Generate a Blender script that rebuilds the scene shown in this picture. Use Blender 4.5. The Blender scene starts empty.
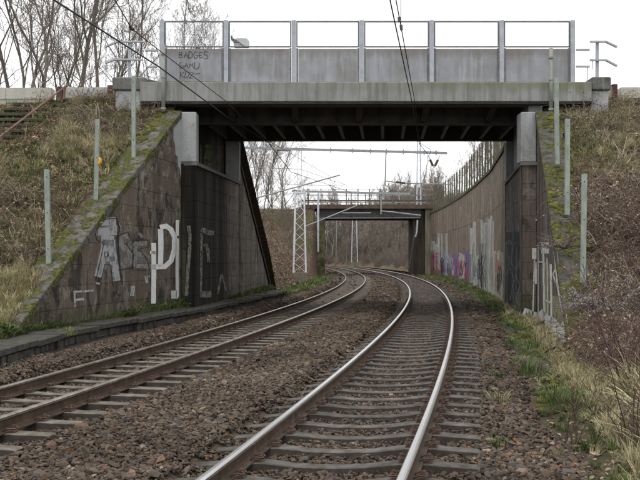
import bpy, bmesh, math, random
import numpy as np
from mathutils import Vector, Matrix
from mathutils.geometry import interpolate_bezier
from mathutils import noise as mnoise
random.seed(7); np.random.seed(7)
S = bpy.context.scene
COL = S.collection
R = math.radians
PI = math.pi

# ------------------------------------------------------------------ camera
EYE = 1.80
cam = bpy.data.cameras.new('camera'); camo = bpy.data.objects.new('camera', cam); COL.objects.link(camo)
camo.location = (0, 0, EYE); camo.rotation_euler = (R(90), 0, 0)
cam.sensor_width = 36; cam.lens = 36*850/640; cam.shift_y = (257.3-240)/640
cam.clip_start = 0.1; cam.clip_end = 2000
S.camera = camo

# ------------------------------------------------------------------ world, sun, exposure
SUN_EL, SUN_AZ = R(68), R(215)          # azimuth clockwise from +Y: high, a little behind and left of the camera
w = bpy.data.worlds.new('World'); S.world = w; w.use_nodes = True
nt = w.node_tree; nt.nodes.clear()
sky = nt.nodes.new('ShaderNodeTexSky'); sky.sky_type = 'NISHITA'; sky.sun_disc = False
sky.sun_elevation = SUN_EL; sky.sun_rotation = SUN_AZ; sky.dust_density = 3
mx = nt.nodes.new('ShaderNodeMix'); mx.data_type = 'RGBA'
tc = nt.nodes.new('ShaderNodeTexCoord'); nz = nt.nodes.new('ShaderNodeTexNoise'); nz.inputs['Scale'].default_value = 2.5; nz.inputs['Detail'].default_value = 5
cr = nt.nodes.new('ShaderNodeValToRGB'); cr.color_ramp.elements[0].position = .3; cr.color_ramp.elements[1].position = .7
cr.color_ramp.elements[0].color = (.91, .92, .95, 1); cr.color_ramp.elements[1].color = (1, 1, 1, 1)
sc_ = nt.nodes.new('ShaderNodeVectorMath'); sc_.operation = 'SCALE'; sc_.inputs['Scale'].default_value = 10.5
nt.links.new(tc.outputs['Generated'], nz.inputs['Vector']); nt.links.new(nz.outputs['Fac'], cr.inputs['Fac'])
nt.links.new(cr.outputs['Color'], sc_.inputs[0])
mx.inputs['Factor'].default_value = .93
nt.links.new(sky.outputs['Color'], mx.inputs['A']); nt.links.new(sc_.outputs['Vector'], mx.inputs['B'])
bg = nt.nodes.new('ShaderNodeBackground'); bg.inputs['Strength'].default_value = 0.1
ow = nt.nodes.new('ShaderNodeOutputWorld')
nt.links.new(mx.outputs['Result'], bg.inputs['Color']); nt.links.new(bg.outputs['Background'], ow.inputs['Surface'])
sl = bpy.data.lights.new('sun', 'SUN'); sl.energy = 0.9; sl.angle = R(20); sl.color = (1, .96, .9)
so = bpy.data.objects.new('sun', sl); COL.objects.link(so)
sd = Vector((math.sin(SUN_AZ)*math.cos(SUN_EL), math.cos(SUN_AZ)*math.cos(SUN_EL), math.sin(SUN_EL)))
so.rotation_euler = sd.to_track_quat('Z', 'Y').to_euler(); so.location = sd*60
S.view_settings.view_transform = 'Standard'; S.view_settings.look = 'None'
S.view_settings.exposure = 0.58; S.view_settings.gamma = 1; S.view_settings.use_curve_mapping = False

# ------------------------------------------------------------------ materials
class G:
    """small node-graph writer"""
    def __init__(s, name):
        s.m = bpy.data.materials.new(name); s.m.use_nodes = True; s.t = s.m.node_tree; s.t.nodes.clear()
        s.out = s.t.nodes.new('ShaderNodeOutputMaterial'); s.b = s.t.nodes.new('ShaderNodeBsdfPrincipled')
        s.t.links.new(s.b.outputs[0], s.out.inputs[0]); s.b.inputs['Roughness'].default_value = .85
        s.b.inputs['Specular IOR Level'].default_value = .25
        g = s.t.nodes.new('ShaderNodeNewGeometry'); s.pos = g.outputs['Position']; s.nor = g.outputs['Normal']
        s.obj = s.t.nodes.new('ShaderNodeTexCoord').outputs['Object']
        s.oi = s.t.nodes.new('ShaderNodeObjectInfo').outputs['Random']
        s.isl = g.outputs['Random Per Island']
    def L(s, a, b): s.t.links.new(a, b)
    def scale(s, v, xyz, off=None):
        n = s.t.nodes.new('ShaderNodeMapping'); n.inputs['Scale'].default_value = xyz
        if off: n.inputs['Location'].default_value = off
        s.L(v, n.inputs['Vector']); return n.outputs[0]
    def noise(s, v, sc, det=4, rough=.55, dist=0):
        n = s.t.nodes.new('ShaderNodeTexNoise'); n.inputs['Scale'].default_value = sc; n.inputs['Detail'].default_value = det
        n.inputs['Roughness'].default_value = rough; n.inputs['Distortion'].default_value = dist; s.L(v, n.inputs['Vector']); return n.outputs['Fac']
    def voro(s, v, sc, out='Distance'):
        n = s.t.nodes.new('ShaderNodeTexVoronoi'); n.inputs['Scale'].default_value = sc; s.L(v, n.inputs['Vector']); return n.outputs[out]
    def ramp(s, f, stops):
        n = s.t.nodes.new('ShaderNodeValToRGB'); e = n.color_ramp.elements
        while len(e) < len(stops): e.new(.5)
        for i, (p, c) in enumerate(stops):
            e[i].position = p; e[i].color = (*c, 1) if isinstance(c, tuple) else (c, c, c, 1)
        s.L(f, n.inputs['Fac']); return n.outputs['Color']
    def mix(s, f, a, b, mode='MIX'):
        n = s.t.nodes.new('ShaderNodeMix'); n.data_type = 'RGBA'; n.blend_type = mode
        for k, v in (('Factor', f), ('A', a), ('B', b)):
            i = n.inputs[k] if k != 'Factor' else n.inputs[0]
            if k == 'A': i = n.inputs[6]
            if k == 'B': i = n.inputs[7]
            if isinstance(v, (int, float)): i.default_value = v
            elif isinstance(v, tuple): i.default_value = (*v, 1)
            else: s.L(v, i)
        return n.outputs[2]
    def math(s, op, a, b=0, c=0):
        n = s.t.nodes.new('ShaderNodeMath'); n.operation = op
        for i, v in enumerate((a, b, c)):
            if isinstance(v, (int, float)): n.inputs[i].default_value = v
            else: s.L(v, n.inputs[i])
        return n.outputs[0]
    def sep(s, v):
        n = s.t.nodes.new('ShaderNodeSeparateXYZ'); s.L(v, n.inputs[0]); return n.outputs
    def col(s, c): s.L(c, s.b.inputs['Base Color']) if not isinstance(c, tuple) else setattr(s.b.inputs['Base Color'], 'default_value', (*c, 1))
    def bump(s, h, st=.4, d=.02):
        n = s.t.nodes.new('ShaderNodeBump'); n.inputs['Strength'].default_value = st; n.inputs['Distance'].default_value = d
        s.L(h, n.inputs['Height']); s.L(n.outputs[0], s.b.inputs['Normal'])
    def set(s, **k):
        for a, v in k.items():
            i = s.b.inputs[{'rough': 'Roughness', 'metal': 'Metallic', 'spec': 'Specular IOR Level', 'alpha': 'Alpha'}[a]]
            if isinstance(v, (int, float)): i.default_value = v
            else: s.L(v, i)
        return s

M = {}
def simple(name, stops, sc=6, rough=.85, metal=0, bump=.3, bd=.01, stretch=(1, 1, 1), spec=.25, rnd=0.0):
    g = G(name); v = g.scale(g.pos, stretch)
    f = g.noise(v, sc, 5, .6); c = g.ramp(f, stops)
    if rnd: c = g.mix(rnd, c, g.ramp(g.oi, [(0, .35), (1, 1.0)]), 'MULTIPLY')
    g.col(c); g.set(rough=rough, metal=metal, spec=spec)
    if bump: g.bump(g.noise(g.pos, sc*4, 4), bump, bd)
    M[name] = g.m; return g.m

def wall_mat(name, base, light, dark, green=(.05, .06, .02), black=.45, streak=1.0, darkzone=None, rnd=.35, zg=.6, blot=.6):
    """weathered concrete: cloudy base, flaked pale skin, black damp runs, a little algae near the ground"""
    g = G(name)
    cl = g.noise(g.pos, .8, 7, .68, .6)
    c = g.ramp(cl, [(.32, dark), (.44, base), (.60, base), (.70, light)])
    rag = g.noise(g.scale(g.pos, (1, 1, .7), (3, 7, 1)), 1.5, 7, .72, 1.0)      # pale skin with torn edges
    c = g.mix(g.math('MULTIPLY', g.ramp(rag, [(.555, 0.0), (.575, 1.0)]), blot), c, light)
    rag2 = g.noise(g.scale(g.pos, (1, 1, .6), (9, 2, 4)), 1.3, 7, .72, 1.0)     # damp dark skin
    c = g.mix(g.math('MULTIPLY', g.ramp(rag2, [(.53, 0.0), (.58, 1.0)]), blot*1.2), c, dark)
    edge = g.ramp(rag2, [(.50, 0.0), (.53, 1.0), (.545, 0.0)])
    c = g.mix(g.math('MULTIPLY', edge, .25), c, tuple(min(1, x*1.15) for x in light))
    sv = g.scale(g.pos, (2.1, 2.1, .13))
    st = g.noise(sv, 1.0, 7, .66, .35)
    c = g.mix(g.math('MULTIPLY', g.ramp(st, [(.48, 0.0), (.64, 1.0)]), black), c, tuple(x*.2 for x in base))
    st2 = g.noise(g.scale(g.pos, (9, 9, .25), (11, 3, 2)), 1.0, 5)
    c = g.mix(g.math('MULTIPLY', g.ramp(st2, [(.60, 0.0), (.70, 1.0)]), .2*streak), c, (.42, .42, .4))
    z = g.sep(g.pos)[2]
    lo = g.math('MULTIPLY', g.ramp(g.math('ADD', g.math('MULTIPLY', z, 1/1.6), g.math('MULTIPLY', g.noise(g.pos, 4), .5)), [(.4, 1.0), (.85, 0.0)]), zg)
    c = g.mix(lo, c, green)
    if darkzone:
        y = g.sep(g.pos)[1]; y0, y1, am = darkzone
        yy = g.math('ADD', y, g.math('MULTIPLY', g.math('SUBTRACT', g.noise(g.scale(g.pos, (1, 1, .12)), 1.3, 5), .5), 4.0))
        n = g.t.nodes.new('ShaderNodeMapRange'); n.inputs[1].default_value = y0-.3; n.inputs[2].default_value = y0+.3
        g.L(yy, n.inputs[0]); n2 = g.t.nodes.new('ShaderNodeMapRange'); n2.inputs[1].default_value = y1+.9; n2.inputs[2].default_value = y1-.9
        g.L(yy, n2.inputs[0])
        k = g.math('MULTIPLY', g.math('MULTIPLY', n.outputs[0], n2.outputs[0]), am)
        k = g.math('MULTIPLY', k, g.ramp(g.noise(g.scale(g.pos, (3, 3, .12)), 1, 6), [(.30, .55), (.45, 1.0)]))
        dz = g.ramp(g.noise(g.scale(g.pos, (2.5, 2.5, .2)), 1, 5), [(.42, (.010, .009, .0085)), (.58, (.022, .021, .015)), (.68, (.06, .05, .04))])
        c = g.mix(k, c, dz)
    fine = g.noise(g.pos, 38, 4, .7)
    c = g.mix(.5, c, g.ramp(fine, [(.3, .55), (.7, 1.25)]), 'MULTIPLY')
    if rnd: c = g.mix(rnd, c, g.ramp(g.oi, [(0, .6), (1, 1.15)]), 'MULTIPLY')
    g.col(c); g.set(rough=.92)
    g.bump(g.math('ADD', fine, g.math('MULTIPLY', rag, .6)), .55, .015)
    M[name] = g.m

wall_mat('wing_concrete', (.132, .106, .082), (.27, .245, .21), (.030, .026, .022), black=.6, rnd=.15, blot=.65)
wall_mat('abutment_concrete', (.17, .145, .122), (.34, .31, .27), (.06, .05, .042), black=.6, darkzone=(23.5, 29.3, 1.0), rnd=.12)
wall_mat('right_concrete', (.135, .110, .094), (.22, .20, .175), (.032, .027, .024), black=.7, rnd=.12, blot=.45)
wall_mat('retaining_concrete', (.20, .160, .120), (.34, .29, .235), (.085, .068, .054), black=.6, streak=1.4, rnd=.08, blot=.5)
wall_mat('pale_concrete', (.36, .37, .37), (.46, .47, .47), (.23, .23, .22), black=.3, rnd=.1, zg=0, blot=.3)
wall_mat('parapet_wall_concrete', (.50, .49, .43), (.6, .59, .54), (.34, .32, .25), black=.18, rnd=.1, zg=0, blot=.25)
wall_mat('block_concrete', (.16, .16, .15), (.22, .22, .21), (.08, .08, .075), black=.4, rnd=0, zg=0, blot=.3)

def beam_mat():
    g = G('beam_concrete')
    c = g.ramp(g.noise(g.pos, 1.4, 5), [(.3, (.23, .235, .225)), (.7, (.32, .33, .325))])
    st = g.noise(g.scale(g.pos, (7, 7, .5)), 1, 5, .65)
    c = g.mix(g.math('MULTIPLY', g.ramp(st, [(.45, 0.0), (.63, 1.0)]), .6), c, (.13, .13, .11))
    x, y, z = g.sep(g.pos)
    # algae washes from the top edge on the right half
    up = g.ramp(g.math('ADD', g.math('MULTIPLY', g.math('SUBTRACT', z, 6.3), 1.3), g.math('MULTIPLY', g.noise(g.scale(g.pos, (2.2, 2.2, .7)), 1.5, 4), .9)), [(.75, 0.0), (1.0, 1.0)])
    n = g.t.nodes.new('ShaderNodeMapRange'); n.inputs[1].default_value = -1; n.inputs[2].default_value = 4.5; g.L(x, n.inputs[0])
    c = g.mix(g.math('MULTIPLY', g.math('MULTIPLY', up, g.math('ADD', g.math('MULTIPLY', n.outputs[0], .6), .12)), .7), c, (.14, .14, .06))
    fine = g.noise(g.pos, 50, 3, .7); c = g.mix(.35, c, g.ramp(fine, [(.3, .6), (.7, 1.2)]), 'MULTIPLY')
    g.col(c); g.set(rough=.9); g.bump(fine, .4, .01); M['beam_concrete'] = g.m
beam_mat()
def panel_mat():
    g = G('panel_concrete')
    c = g.ramp(g.noise(g.pos, 1.1, 5, .6), [(.33, (.225, .225, .225)), (.62, (.33, .345, .375))])
    st = g.noise(g.scale(g.pos, (5, 5, .45)), 1, 5, .65)
    c = g.mix(g.math('MULTIPLY', g.ramp(st, [(.48, 0.0), (.68, 1.0)]), .42), c, (.17, .155, .14))
    w2 = g.noise(g.scale(g.pos, (6, 6, .5), (5, 5, 5)), 1, 5, .7)
    c = g.mix(g.math('MULTIPLY', g.ramp(w2, [(.52, 0.0), (.68, 1.0)]), .33), c, (.48, .50, .55))
    z = g.sep(g.pos)[2]
    up = g.ramp(g.math('ADD', g.math('SUBTRACT', z, 7.0), g.math('MULTIPLY', g.noise(g.scale(g.pos, (4, 4, .5)), 1.5, 4), .4)), [(.82, 0.0), (1.1, 1.0)])
    c = g.mix(g.math('MULTIPLY', up, .5), c, (.17, .145, .115))
    c = g.mix(.3, c, g.ramp(g.oi, [(0, .7), (1, 1.15)]), 'MULTIPLY')
    g.col(c); g.set(rough=.85); g.bump(g.noise(g.pos, 45, 3), .25, .008); M['panel_concrete'] = g.m
panel_mat()
simple('galvanised', [(.3, (.30, .32, .35)), (.7, (.42, .44, .48))], 5, .5, .25, .1, spec=.4)
simple('dark_steel', [(.3, (.055, .05, .05)), (.7, (.11, .10, .097))], 3, .7, 0, .3)
simple('frame_steel', [(.3, (.12, .12, .12)), (.7, (.2, .2, .205))], 6, .6, .2, .1)
simple('mesh_wire', [(.3, (.60, .61, .63)), (.7, (.72, .73, .75))], 6, .5, .2, 0)
simple('fence_green', [(.3, (.20, .235, .205)), (.7, (.33, .37, .33))], 9, .6, .1, .1, stretch=(1, 1, .4))
simple('hole_dark', [(.3, (.02, .02, .02)), (.7, (.04, .04, .04))], 5, .9, 0, 0)
simple('rust_red', [(.3, (.06, .03, .028)), (.7, (.12, .062, .055))], 9, .85, 0, .3, .01)
simple('rail_paint', [(.3, (.14, .075, .06)), (.7, (.24, .15, .12))], 9, .8, 0, .3, .01)
simple('rust_brown', [(.3, (.09, .075, .062)), (.7, (.2, .165, .14))], 12, .85, 0, .4, .01)
simple('pipe_grey', [(.3, (.22, .23, .21)), (.7, (.34, .36, .32))], 4, .7, .1, .2, stretch=(1, 1, .3))
simple('post_brown', [(.3, (.07, .065, .045)), (.7, (.15, .14, .10))], 5, .9, 0, .2)
simple('boom_grey', [(.3, (.24, .255, .265)), (.7, (.36, .38, .39))], 5, .6, .1, .1)
simple('twig_far', [(.3, (.22, .185, .15)), (.7, (.44, .385, .33))], .5, .95, 0, 0, rnd=.55)  # paler than the near twigs: distance haze put into the colour
simple('bark_pale', [(.3, (.22, .205, .18)), (.7, (.42, .40, .36))], 4, .95, 0, 0, rnd=.4)
simple('sleeper_side', [(.3, (.025, .020, .016)), (.7, (.06, .05, .042))], 7, .95, 0, .5, .012, rnd=.3)  # darker than the sleeper tops: brown ballast dust plus painted-in shade
simple('mast_white', [(.3, (.60, .63, .66)), (.7, (.76, .79, .82))], 5, .6, 0, .1)
simple('pale_steel', [(.3, (.42, .45, .48)), (.7, (.60, .63, .67))], 5, .55, .2, .1, spec=.4)
simple('wire_black', [(.3, (.02, .02, .022)), (.7, (.05, .05, .055))], 8, .6, 0, 0)
simple('insulator_brown', [(.3, (.05, .035, .03)), (.7, (.10, .07, .06))], 8, .4, 0, 0, spec=.5)
simple('wood_step', [(.3, (.05, .045, .032)), (.7, (.11, .10, .07))], 7, .95, 0, .6, .02, rnd=.4)
simple('step_dark', [(.3, (.012, .011, .009)), (.7, (.03, .028, .022))], 7, .95, 0, .6, .02)
simple('plastic_grey', [(.3, (.5, .53, .53)), (.7, (.58, .60, .60))], 3, .5, 0, 0)
simple('tag_orange', [(.3, (.62, .30, .02)), (.7, (.7, .38, .04))], 8, .6, 0, 0)
simple('hose_blue', [(.3, (.16, .22, .32)), (.7, (.25, .32, .42))], 8, .5, 0, 0)
simple('far_deck_rust', [(.3, (.065, .045, .036)), (.7, (.14, .10, .078))], 1.6, .9, 0, .4, .02)
simple('far_concrete', [(.3, (.13, .12, .09)), (.7, (.26, .235, .18))], 1.5, .92, 0, .4, .03, stretch=(2, 2, .5))
simple('mossy_pier', [(.32, (.045, .06, .02)), (.5, (.12, .12, .055)), (.7, (.25, .23, .16))], 1.8, .95, 0, .6, .04)
simple('dark_pier', [(.3, (.02, .017, .014)), (.7, (.075, .062, .05))], 1.2, .92, 0, .4, .03, stretch=(2, 2, .3))
simple('bark', [(.3, (.10, .087, .075)), (.7, (.24, .215, .185))], 14, .95, 0, .5, .02, stretch=(1, 1, .3))
simple('bark_green', [(.3, (.06, .065, .04)), (.7, (.14, .14, .10))], 14, .95, 0, .5, .02, stretch=(1, 1, .3))
simple('twig', [(.3, (.12, .10, .086)), (.7, (.24, .205, .175))], 9, .95, 0, 0)
simple('twig_red', [(.3, (.055, .032, .032)), (.7, (.12, .075, .07))], 9, .95, 0, 0)
simple('twig_pale', [(.3, (.28, .23, .19)), (.7, (.45, .39, .33))], 9, .95, 0, 0)
simple('concrete_sleeper', [(.28, (.05, .044, .038)), (.5, (.098, .088, .077)), (.75, (.175, .162, .147))], 7, .85, 0, .5, .012, rnd=.45)
simple('sleeper_pale', [(.28, (.075, .062, .05)), (.5, (.15, .13, .105)), (.75, (.25, .225, .19))], 7, .85, 0, .5, .012, rnd=.4)
simple('clip_rust', [(.3, (.05, .034, .027)), (.7, (.14, .09, .068))], 30, .75, .1, .4, .01)

def rail_mats():
    g = G('rail_rust')
    c = g.ramp(g.noise(g.pos, 7, 5, .65), [(.3, (.034, .022, .014)), (.55, (.068, .043, .027)), (.75, (.115, .084, .062))])
    g.col(c); g.set(rough=.75, spec=.35); g.bump(g.noise(g.pos, 60, 3), .3, .004); M['rail_rust'] = g.m
    g = G('rail_polished')
    c = g.ramp(g.noise(g.pos, 1.2, 3), [(.3, (.66, .64, .62)), (.7, (.80, .79, .78))]); g.col(c)
    g.set(rough=.3, metal=.95); M['rail_polished'] = g.m
    g = G('rail_worn')
    c = g.ramp(g.noise(g.pos, 5, 4), [(.3, (.20, .15, .12)), (.7, (.42, .38, .34))]); g.col(c)
    g.set(rough=.38, metal=.8); M['rail_worn'] = g.m
rail_mats()

def stone_mat():
    g = G('ballast_stone')
    c = g.ramp(g.oi, [(0, (.028, .021, .016)), (.2, (.072, .051, .035)), (.4, (.118, .086, .059)), (.55, (.082, .065, .050)), (.68, (.050, .044, .039)), (.82, (.158, .120, .085)), (.92, (.070, .065, .064)), (.975, (.16, .082, .045)), (1.0, (.27, .225, .175))])
    c = g.mix(.6, c, g.ramp(g.noise(g.pos, 40, 3), [(.3, .6), (.7, 1.3)]), 'MULTIPLY')
    big = g.noise(g.pos, .55, 4)
    c = g.mix(.7, c, g.ramp(big, [(.35, .55), (.62, 1.25)]), 'MULTIPLY')
    g.col(c); g.set(rough=.9); M['ballast_stone'] = g.m
    g = G('ballast_bed')
    c = g.ramp(g.noise(g.pos, 22, 4, .7), [(.3, (.030, .022, .016)), (.7, (.11, .08, .058))])
    c = g.mix(.4, c, g.ramp(g.voro(g.pos, 17), [(0, (.13, .095, .068)), (.8, (.03, .022, .017))]))
    g.col(c); g.bump(g.voro(g.pos, 17), 1, .04); g.set(rough=.95); M['ballast_bed'] = g.m
stone_mat()

def ground_mat(name, cols, green, gs=.5):
    g = G(name)
    c = g.ramp(g.noise(g.pos, 5, 6, .7), cols)
    c = g.mix(g.ramp(g.noise(g.pos, gs, 5, .6), [(.46, 0.0), (.6, .85)]), c, green)
    c = g.mix(.6, c, g.ramp(g.noise(g.pos, 45, 4, .7), [(.3, .4), (.7, 1.4)]), 'MULTIPLY')
    g.col(c); g.bump(g.noise(g.pos, 20, 5, .7), 1, .06); g.set(rough=.97); M[name] = g.m
ground_mat('bank_soil', [(.3, (.05, .037, .026)), (.5, (.14, .105, .07)), (.7, (.26, .205, .14))], (.10, .125, .035), .8)
ground_mat('litter_soil', [(.3, (.06, .04, .03)), (.5, (.15, .095, .068)), (.7, (.23, .16, .12))], (.10, .10, .045), .25)
ground_mat('verge_soil', [(.3, (.04, .03, .02)), (.5, (.09, .068, .045)), (.7, (.17, .13, .085))], (.07, .075, .035), 1.2)
ground_mat('road_dirt', [(.3, (.10, .10, .095)), (.7, (.18, .175, .165))], (.14, .14, .13))

def cap_mat(name, mossamt, dk=1.0):
    g = G(name)
    c = g.ramp(g.noise(g.pos, 6, 5), [(.3, (.065*dk, .061*dk, .052*dk)), (.7, (.16*dk, .15*dk, .132*dk))])
    m = g.ramp(g.noise(g.pos, 2.4, 6, .65, .3), [(mossamt, 0.0), (mossamt+.06, 1.0)])
    mc = g.ramp(g.noise(g.pos, 15, 4, .7), [(.32, (.016, .018, .009)), (.5, (.060, .066, .016)), (.7, (.15, .15, .03))])
    c = g.mix(m, c, mc); g.col(c); g.set(rough=.97)
    g.bump(g.math('ADD', g.noise(g.pos, 30, 4), m), .8, .03); M[name] = g.m
cap_mat('cap_moss_left', .47); cap_mat('cap_moss_right', .49, .7); cap_mat('slab_moss', .60, .55)

def leafmat(name, stops, rough=.9):
    g = G(name); c = g.ramp(g.oi, stops); c = g.mix(.5, c, g.ramp(g.noise(g.pos, 1.2, 3), [(.35, .6), (.65, 1.3)]), 'MULTIPLY')
    g.col(c); g.set(rough=rough, spec=.15); M[name] = g.m
leafmat('grass_green', [(0, (.055, .085, .026)), (.5, (.105, .145, .048)), (.75, (.18, .20, .08)), (1, (.36, .33, .18))])
leafmat('grass_straw', [(0, (.22, .185, .10)), (.4, (.36, .31, .185)), (.7, (.52, .46, .30)), (1, (.17, .19, .07))])
leafmat('moss_tuft', [(0, (.03, .03, .012)), (.5, (.065, .066, .018)), (1, (.12, .12, .03))])
leafmat('dead_leaf', [(0, (.085, .055, .04)), (.35, (.21, .145, .10)), (.7, (.34, .245, .175)), (.92, (.48, .38, .29)), (1, (.12, .15, .045))])
leafmat('bramble', [(0, (.07, .048, .038)), (.5, (.15, .11, .085)), (.85, (.25, .20, .155)), (1, (.40, .35, .28))])
leafmat('weed_leaf', [(0, (.05, .09, .02)), (1, (.12, .17, .05))])
leafmat('bud', [(0, (.12, .10, .09)), (.6, (.22, .20, .185)), (1, (.33, .31, .29))])
leafmat('evergreen', [(0, (.05, .06, .025)), (1, (.12, .13, .06))])

def paint(name, colr, thr=.42, soft=.08, sc=5.0, var=.3, op=1.0, runs=False):
    g = G(name)
    n = g.noise(g.scale(g.pos, (1, 1, .3) if runs else (1, 1, 1)), sc, 6, .7)
    a = g.math('MULTIPLY', g.ramp(n, [(thr-soft, 0.0), (thr+soft, 1.0)]), op)
    c = g.mix(var, colr, g.ramp(g.noise(g.pos, 9, 4), [(.3, .4), (.7, 1.15)]), 'MULTIPLY')
    g.col(c); g.set(rough=.8, alpha=a); M[name] = g.m
paint('paint_white', (.82, .82, .81), .27)
paint('spray_halo', (.45, .45, .45), .56, .14, 11, op=.5)
paint('paint_white_worn', (.62, .62, .59), .43, .05, 9, op=.95, runs=True)
paint('paint_white_faded', (.44, .44, .42), .44, .1, 7)
paint('paint_silver', (.36, .365, .37), .40, .08, 4)
paint('paint_silver_thin', (.30, .305, .29), .47, .1, 6, op=.8)
paint('paint_grey_old', (.27, .26, .22), .46, .08, 7, op=.85)
paint('paint_blue', (.10, .2, .42), .40, .12, 9, op=.9)
paint('paint_darkline', (.035, .035, .04), .36, .1, 12)
paint('paint_black', (.012, .012, .014), .36, .1, 3, op=.9)
paint('paint_bluegrey', (.14, .15, .18), .50, .1, 4, op=.85, runs=True)
paint('paint_cream', (.50, .48, .40), .44, .1, 4, op=.92, runs=True)
paint('paint_greenish', (.26, .245, .14), .40, .1, 4, op=.85)
paint('paint_red', (.5, .07, .08), .42, .08, 6, op=.85)
paint('paint_violet', (.20, .14, .42), .42, .08, 6, op=.85)
paint('paint_skyblue', (.25, .42, .55), .42, .08, 6, op=.85)
paint('paint_orange', (.5, .2, .06), .42, .08, 6, op=.85)
paint('paint_purple', (.22, .19, .32), .48, .08, 5, op=.85, runs=True)
paint('paint_pink', (.36, .15, .20), .48, .08, 5, op=.85, runs=True)
paint('paint_rust', (.32, .12, .07), .48, .08, 5, op=.85, runs=True)
paint('paint_palewall', (.50, .50, .47), .43, .14, 3.5, op=.88, runs=True)
paint('paint_teal', (.12, .22, .20), .54, .06, 6, op=.8, runs=True)
paint('paint_limegreen', (.20, .26, .06), .45, .1, 5, op=.6, runs=True)

# ------------------------------------------------------------------ object helpers
def tag(o, label=None, cat=None, group=None, kind=None):
    if label: o['label'] = label
    if cat: o['category'] = cat
    if group: o['group'] = group
    if kind: o['kind'] = kind
    return o
def empty(name, loc=(0, 0, 0), rz=0, **k):
    o = bpy.data.objects.new(name, None); COL.objects.link(o); o.location = loc; o.rotation_euler.z = rz
    o.empty_display_size = .1
    return tag(o, **k)
class MB:
    def __init__(s): s.v = []; s.f = []; s.mi = []
    def add(s, vs, fs, mi=0):
        n = len(s.v); s.v += [tuple(p) for p in vs]; s.f += [tuple(i+n for i in f) for f in fs]; s.mi += [mi]*len(fs); return s
    def box(s, x0, x1, y0, y1, z0, z1, mi=0):
        return s.add([(x0, y0, z0), (x1, y0, z0), (x1, y1, z0), (x0, y1, z0), (x0, y0, z1), (x1, y0, z1), (x1, y1, z1), (x0, y1, z1)],
                     [(3, 2, 1, 0), (4, 5, 6, 7), (0, 1, 5, 4), (1, 2, 6, 5), (2, 3, 7, 6), (3, 0, 4, 7)], mi)
    def bar(s, a, b, w, h=None, up=(0, 0, 1), mi=0):
        a, b = Vector(a), Vector(b); h = h or w; d = (b-a).normalized(); u = Vector(up)
        if abs(d.dot(u)) > .95: u = Vector((0, 1, 0)) if abs(d.y) < .9 else Vector((1, 0, 0))
        r = d.cross(u).normalized(); u = r.cross(d).normalized(); r = r*w/2; u = u*h/2
        return s.add([a-r-u, a+r-u, a+r+u, a-r+u, b-r-u, b+r-u, b+r+u, b-r+u],
                     [(0, 1, 2, 3), (7, 6, 5, 4), (0, 4, 5, 1), (1, 5, 6, 2), (2, 6, 7, 3), (3, 7, 4, 0)], mi)
    def tube(s, pts, r, n=8, mi=0, cap=True):
        pts = [Vector(p) for p in pts]; rs = r if isinstance(r, (list, tuple)) else [r]*len(pts); base = len(s.v)
        prev = None
        for i, p in enumerate(pts):
            d = (pts[min(i+1, len(pts)-1)]-pts[max(i-1, 0)]).normalized()
            if prev is None:
                u = Vector((0, 0, 1)) if abs(d.z) < .9 else Vector((1, 0, 0)); a = d.cross(u).normalized()
            else: a = (prev-d*prev.dot(d)).normalized()
            prev = a; b = d.cross(a)
            for k in range(n):
                t = 2*PI*k/n; s.v.append(tuple(p+(a*math.cos(t)+b*math.sin(t))*rs[i]))
        for i in range(len(pts)-1):
            for k in range(n):
                s.f.append((base+i*n+k, base+i*n+(k+1) % n, base+(i+1)*n+(k+1) % n, base+(i+1)*n+k)); s.mi.append(mi)
        if cap:
            s.f.append(tuple(base+k for k in range(n))[::-1]); s.f.append(tuple(base+(len(pts)-1)*n+k for k in range(n))); s.mi += [mi, mi]
        return s
    def prism(s, poly, off, mi=0):
        """poly: list of 3D points (front, planar), off: vector to the back"""
        n = len(poly); off = Vector(off); p = [Vector(q) for q in poly]
        return s.add(p+[q+off for q in p], [tuple(range(n)), tuple(range(2*n-1, n-1, -1))]+[(i, i+n, (i+1) % n+n, (i+1) % n) for i in range(n)], mi)
    def mesh(s, name, mats, smooth=False):
        me = bpy.data.meshes.new(name); me.from_pydata(s.v, [], s.f)
        for m in (mats if isinstance(mats, (list, tuple)) else [mats]): me.materials.append(M[m] if isinstance(m, str) else m)
        me.polygons.foreach_set('material_index', s.mi)
        if smooth: me.polygons.foreach_set('use_smooth', [True]*len(s.f))
        me.update(); return me
    def build(s, name, mats, parent=None, smooth=False, bevel=0, **k):
        o = bpy.data.objects.new(name, s.mesh(name, mats, smooth)); COL.objects.link(o)
        if bevel:
            bm = bmesh.new(); bm.from_mesh(o.data); bmesh.ops.recalc_face_normals(bm, faces=bm.faces)
            bmesh.ops.bevel(bm, geom=[e for e in bm.edges], offset=bevel, segments=1, affect='EDGES', profile=.5, clamp_overlap=True)
            bm.to_mesh(o.data); bm.free()
        else:
            bm = bmesh.new(); bm.from_mesh(o.data); bmesh.ops.recalc_face_normals(bm, faces=bm.faces); bm.to_mesh(o.data); bm.free()
        if parent:
            o.parent = parent; o.matrix_parent_inverse = parent.matrix_basis.inverted()
        return tag(o, **k)
def link(name, me, parent=None, loc=(0, 0, 0), rot=(0, 0, 0), sc=(1, 1, 1), **k):
    o = bpy.data.objects.new(name, me); COL.objects.link(o); o.location = loc; o.rotation_euler = rot; o.scale = sc
    if parent: o.parent = parent
    return tag(o, **k)
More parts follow.
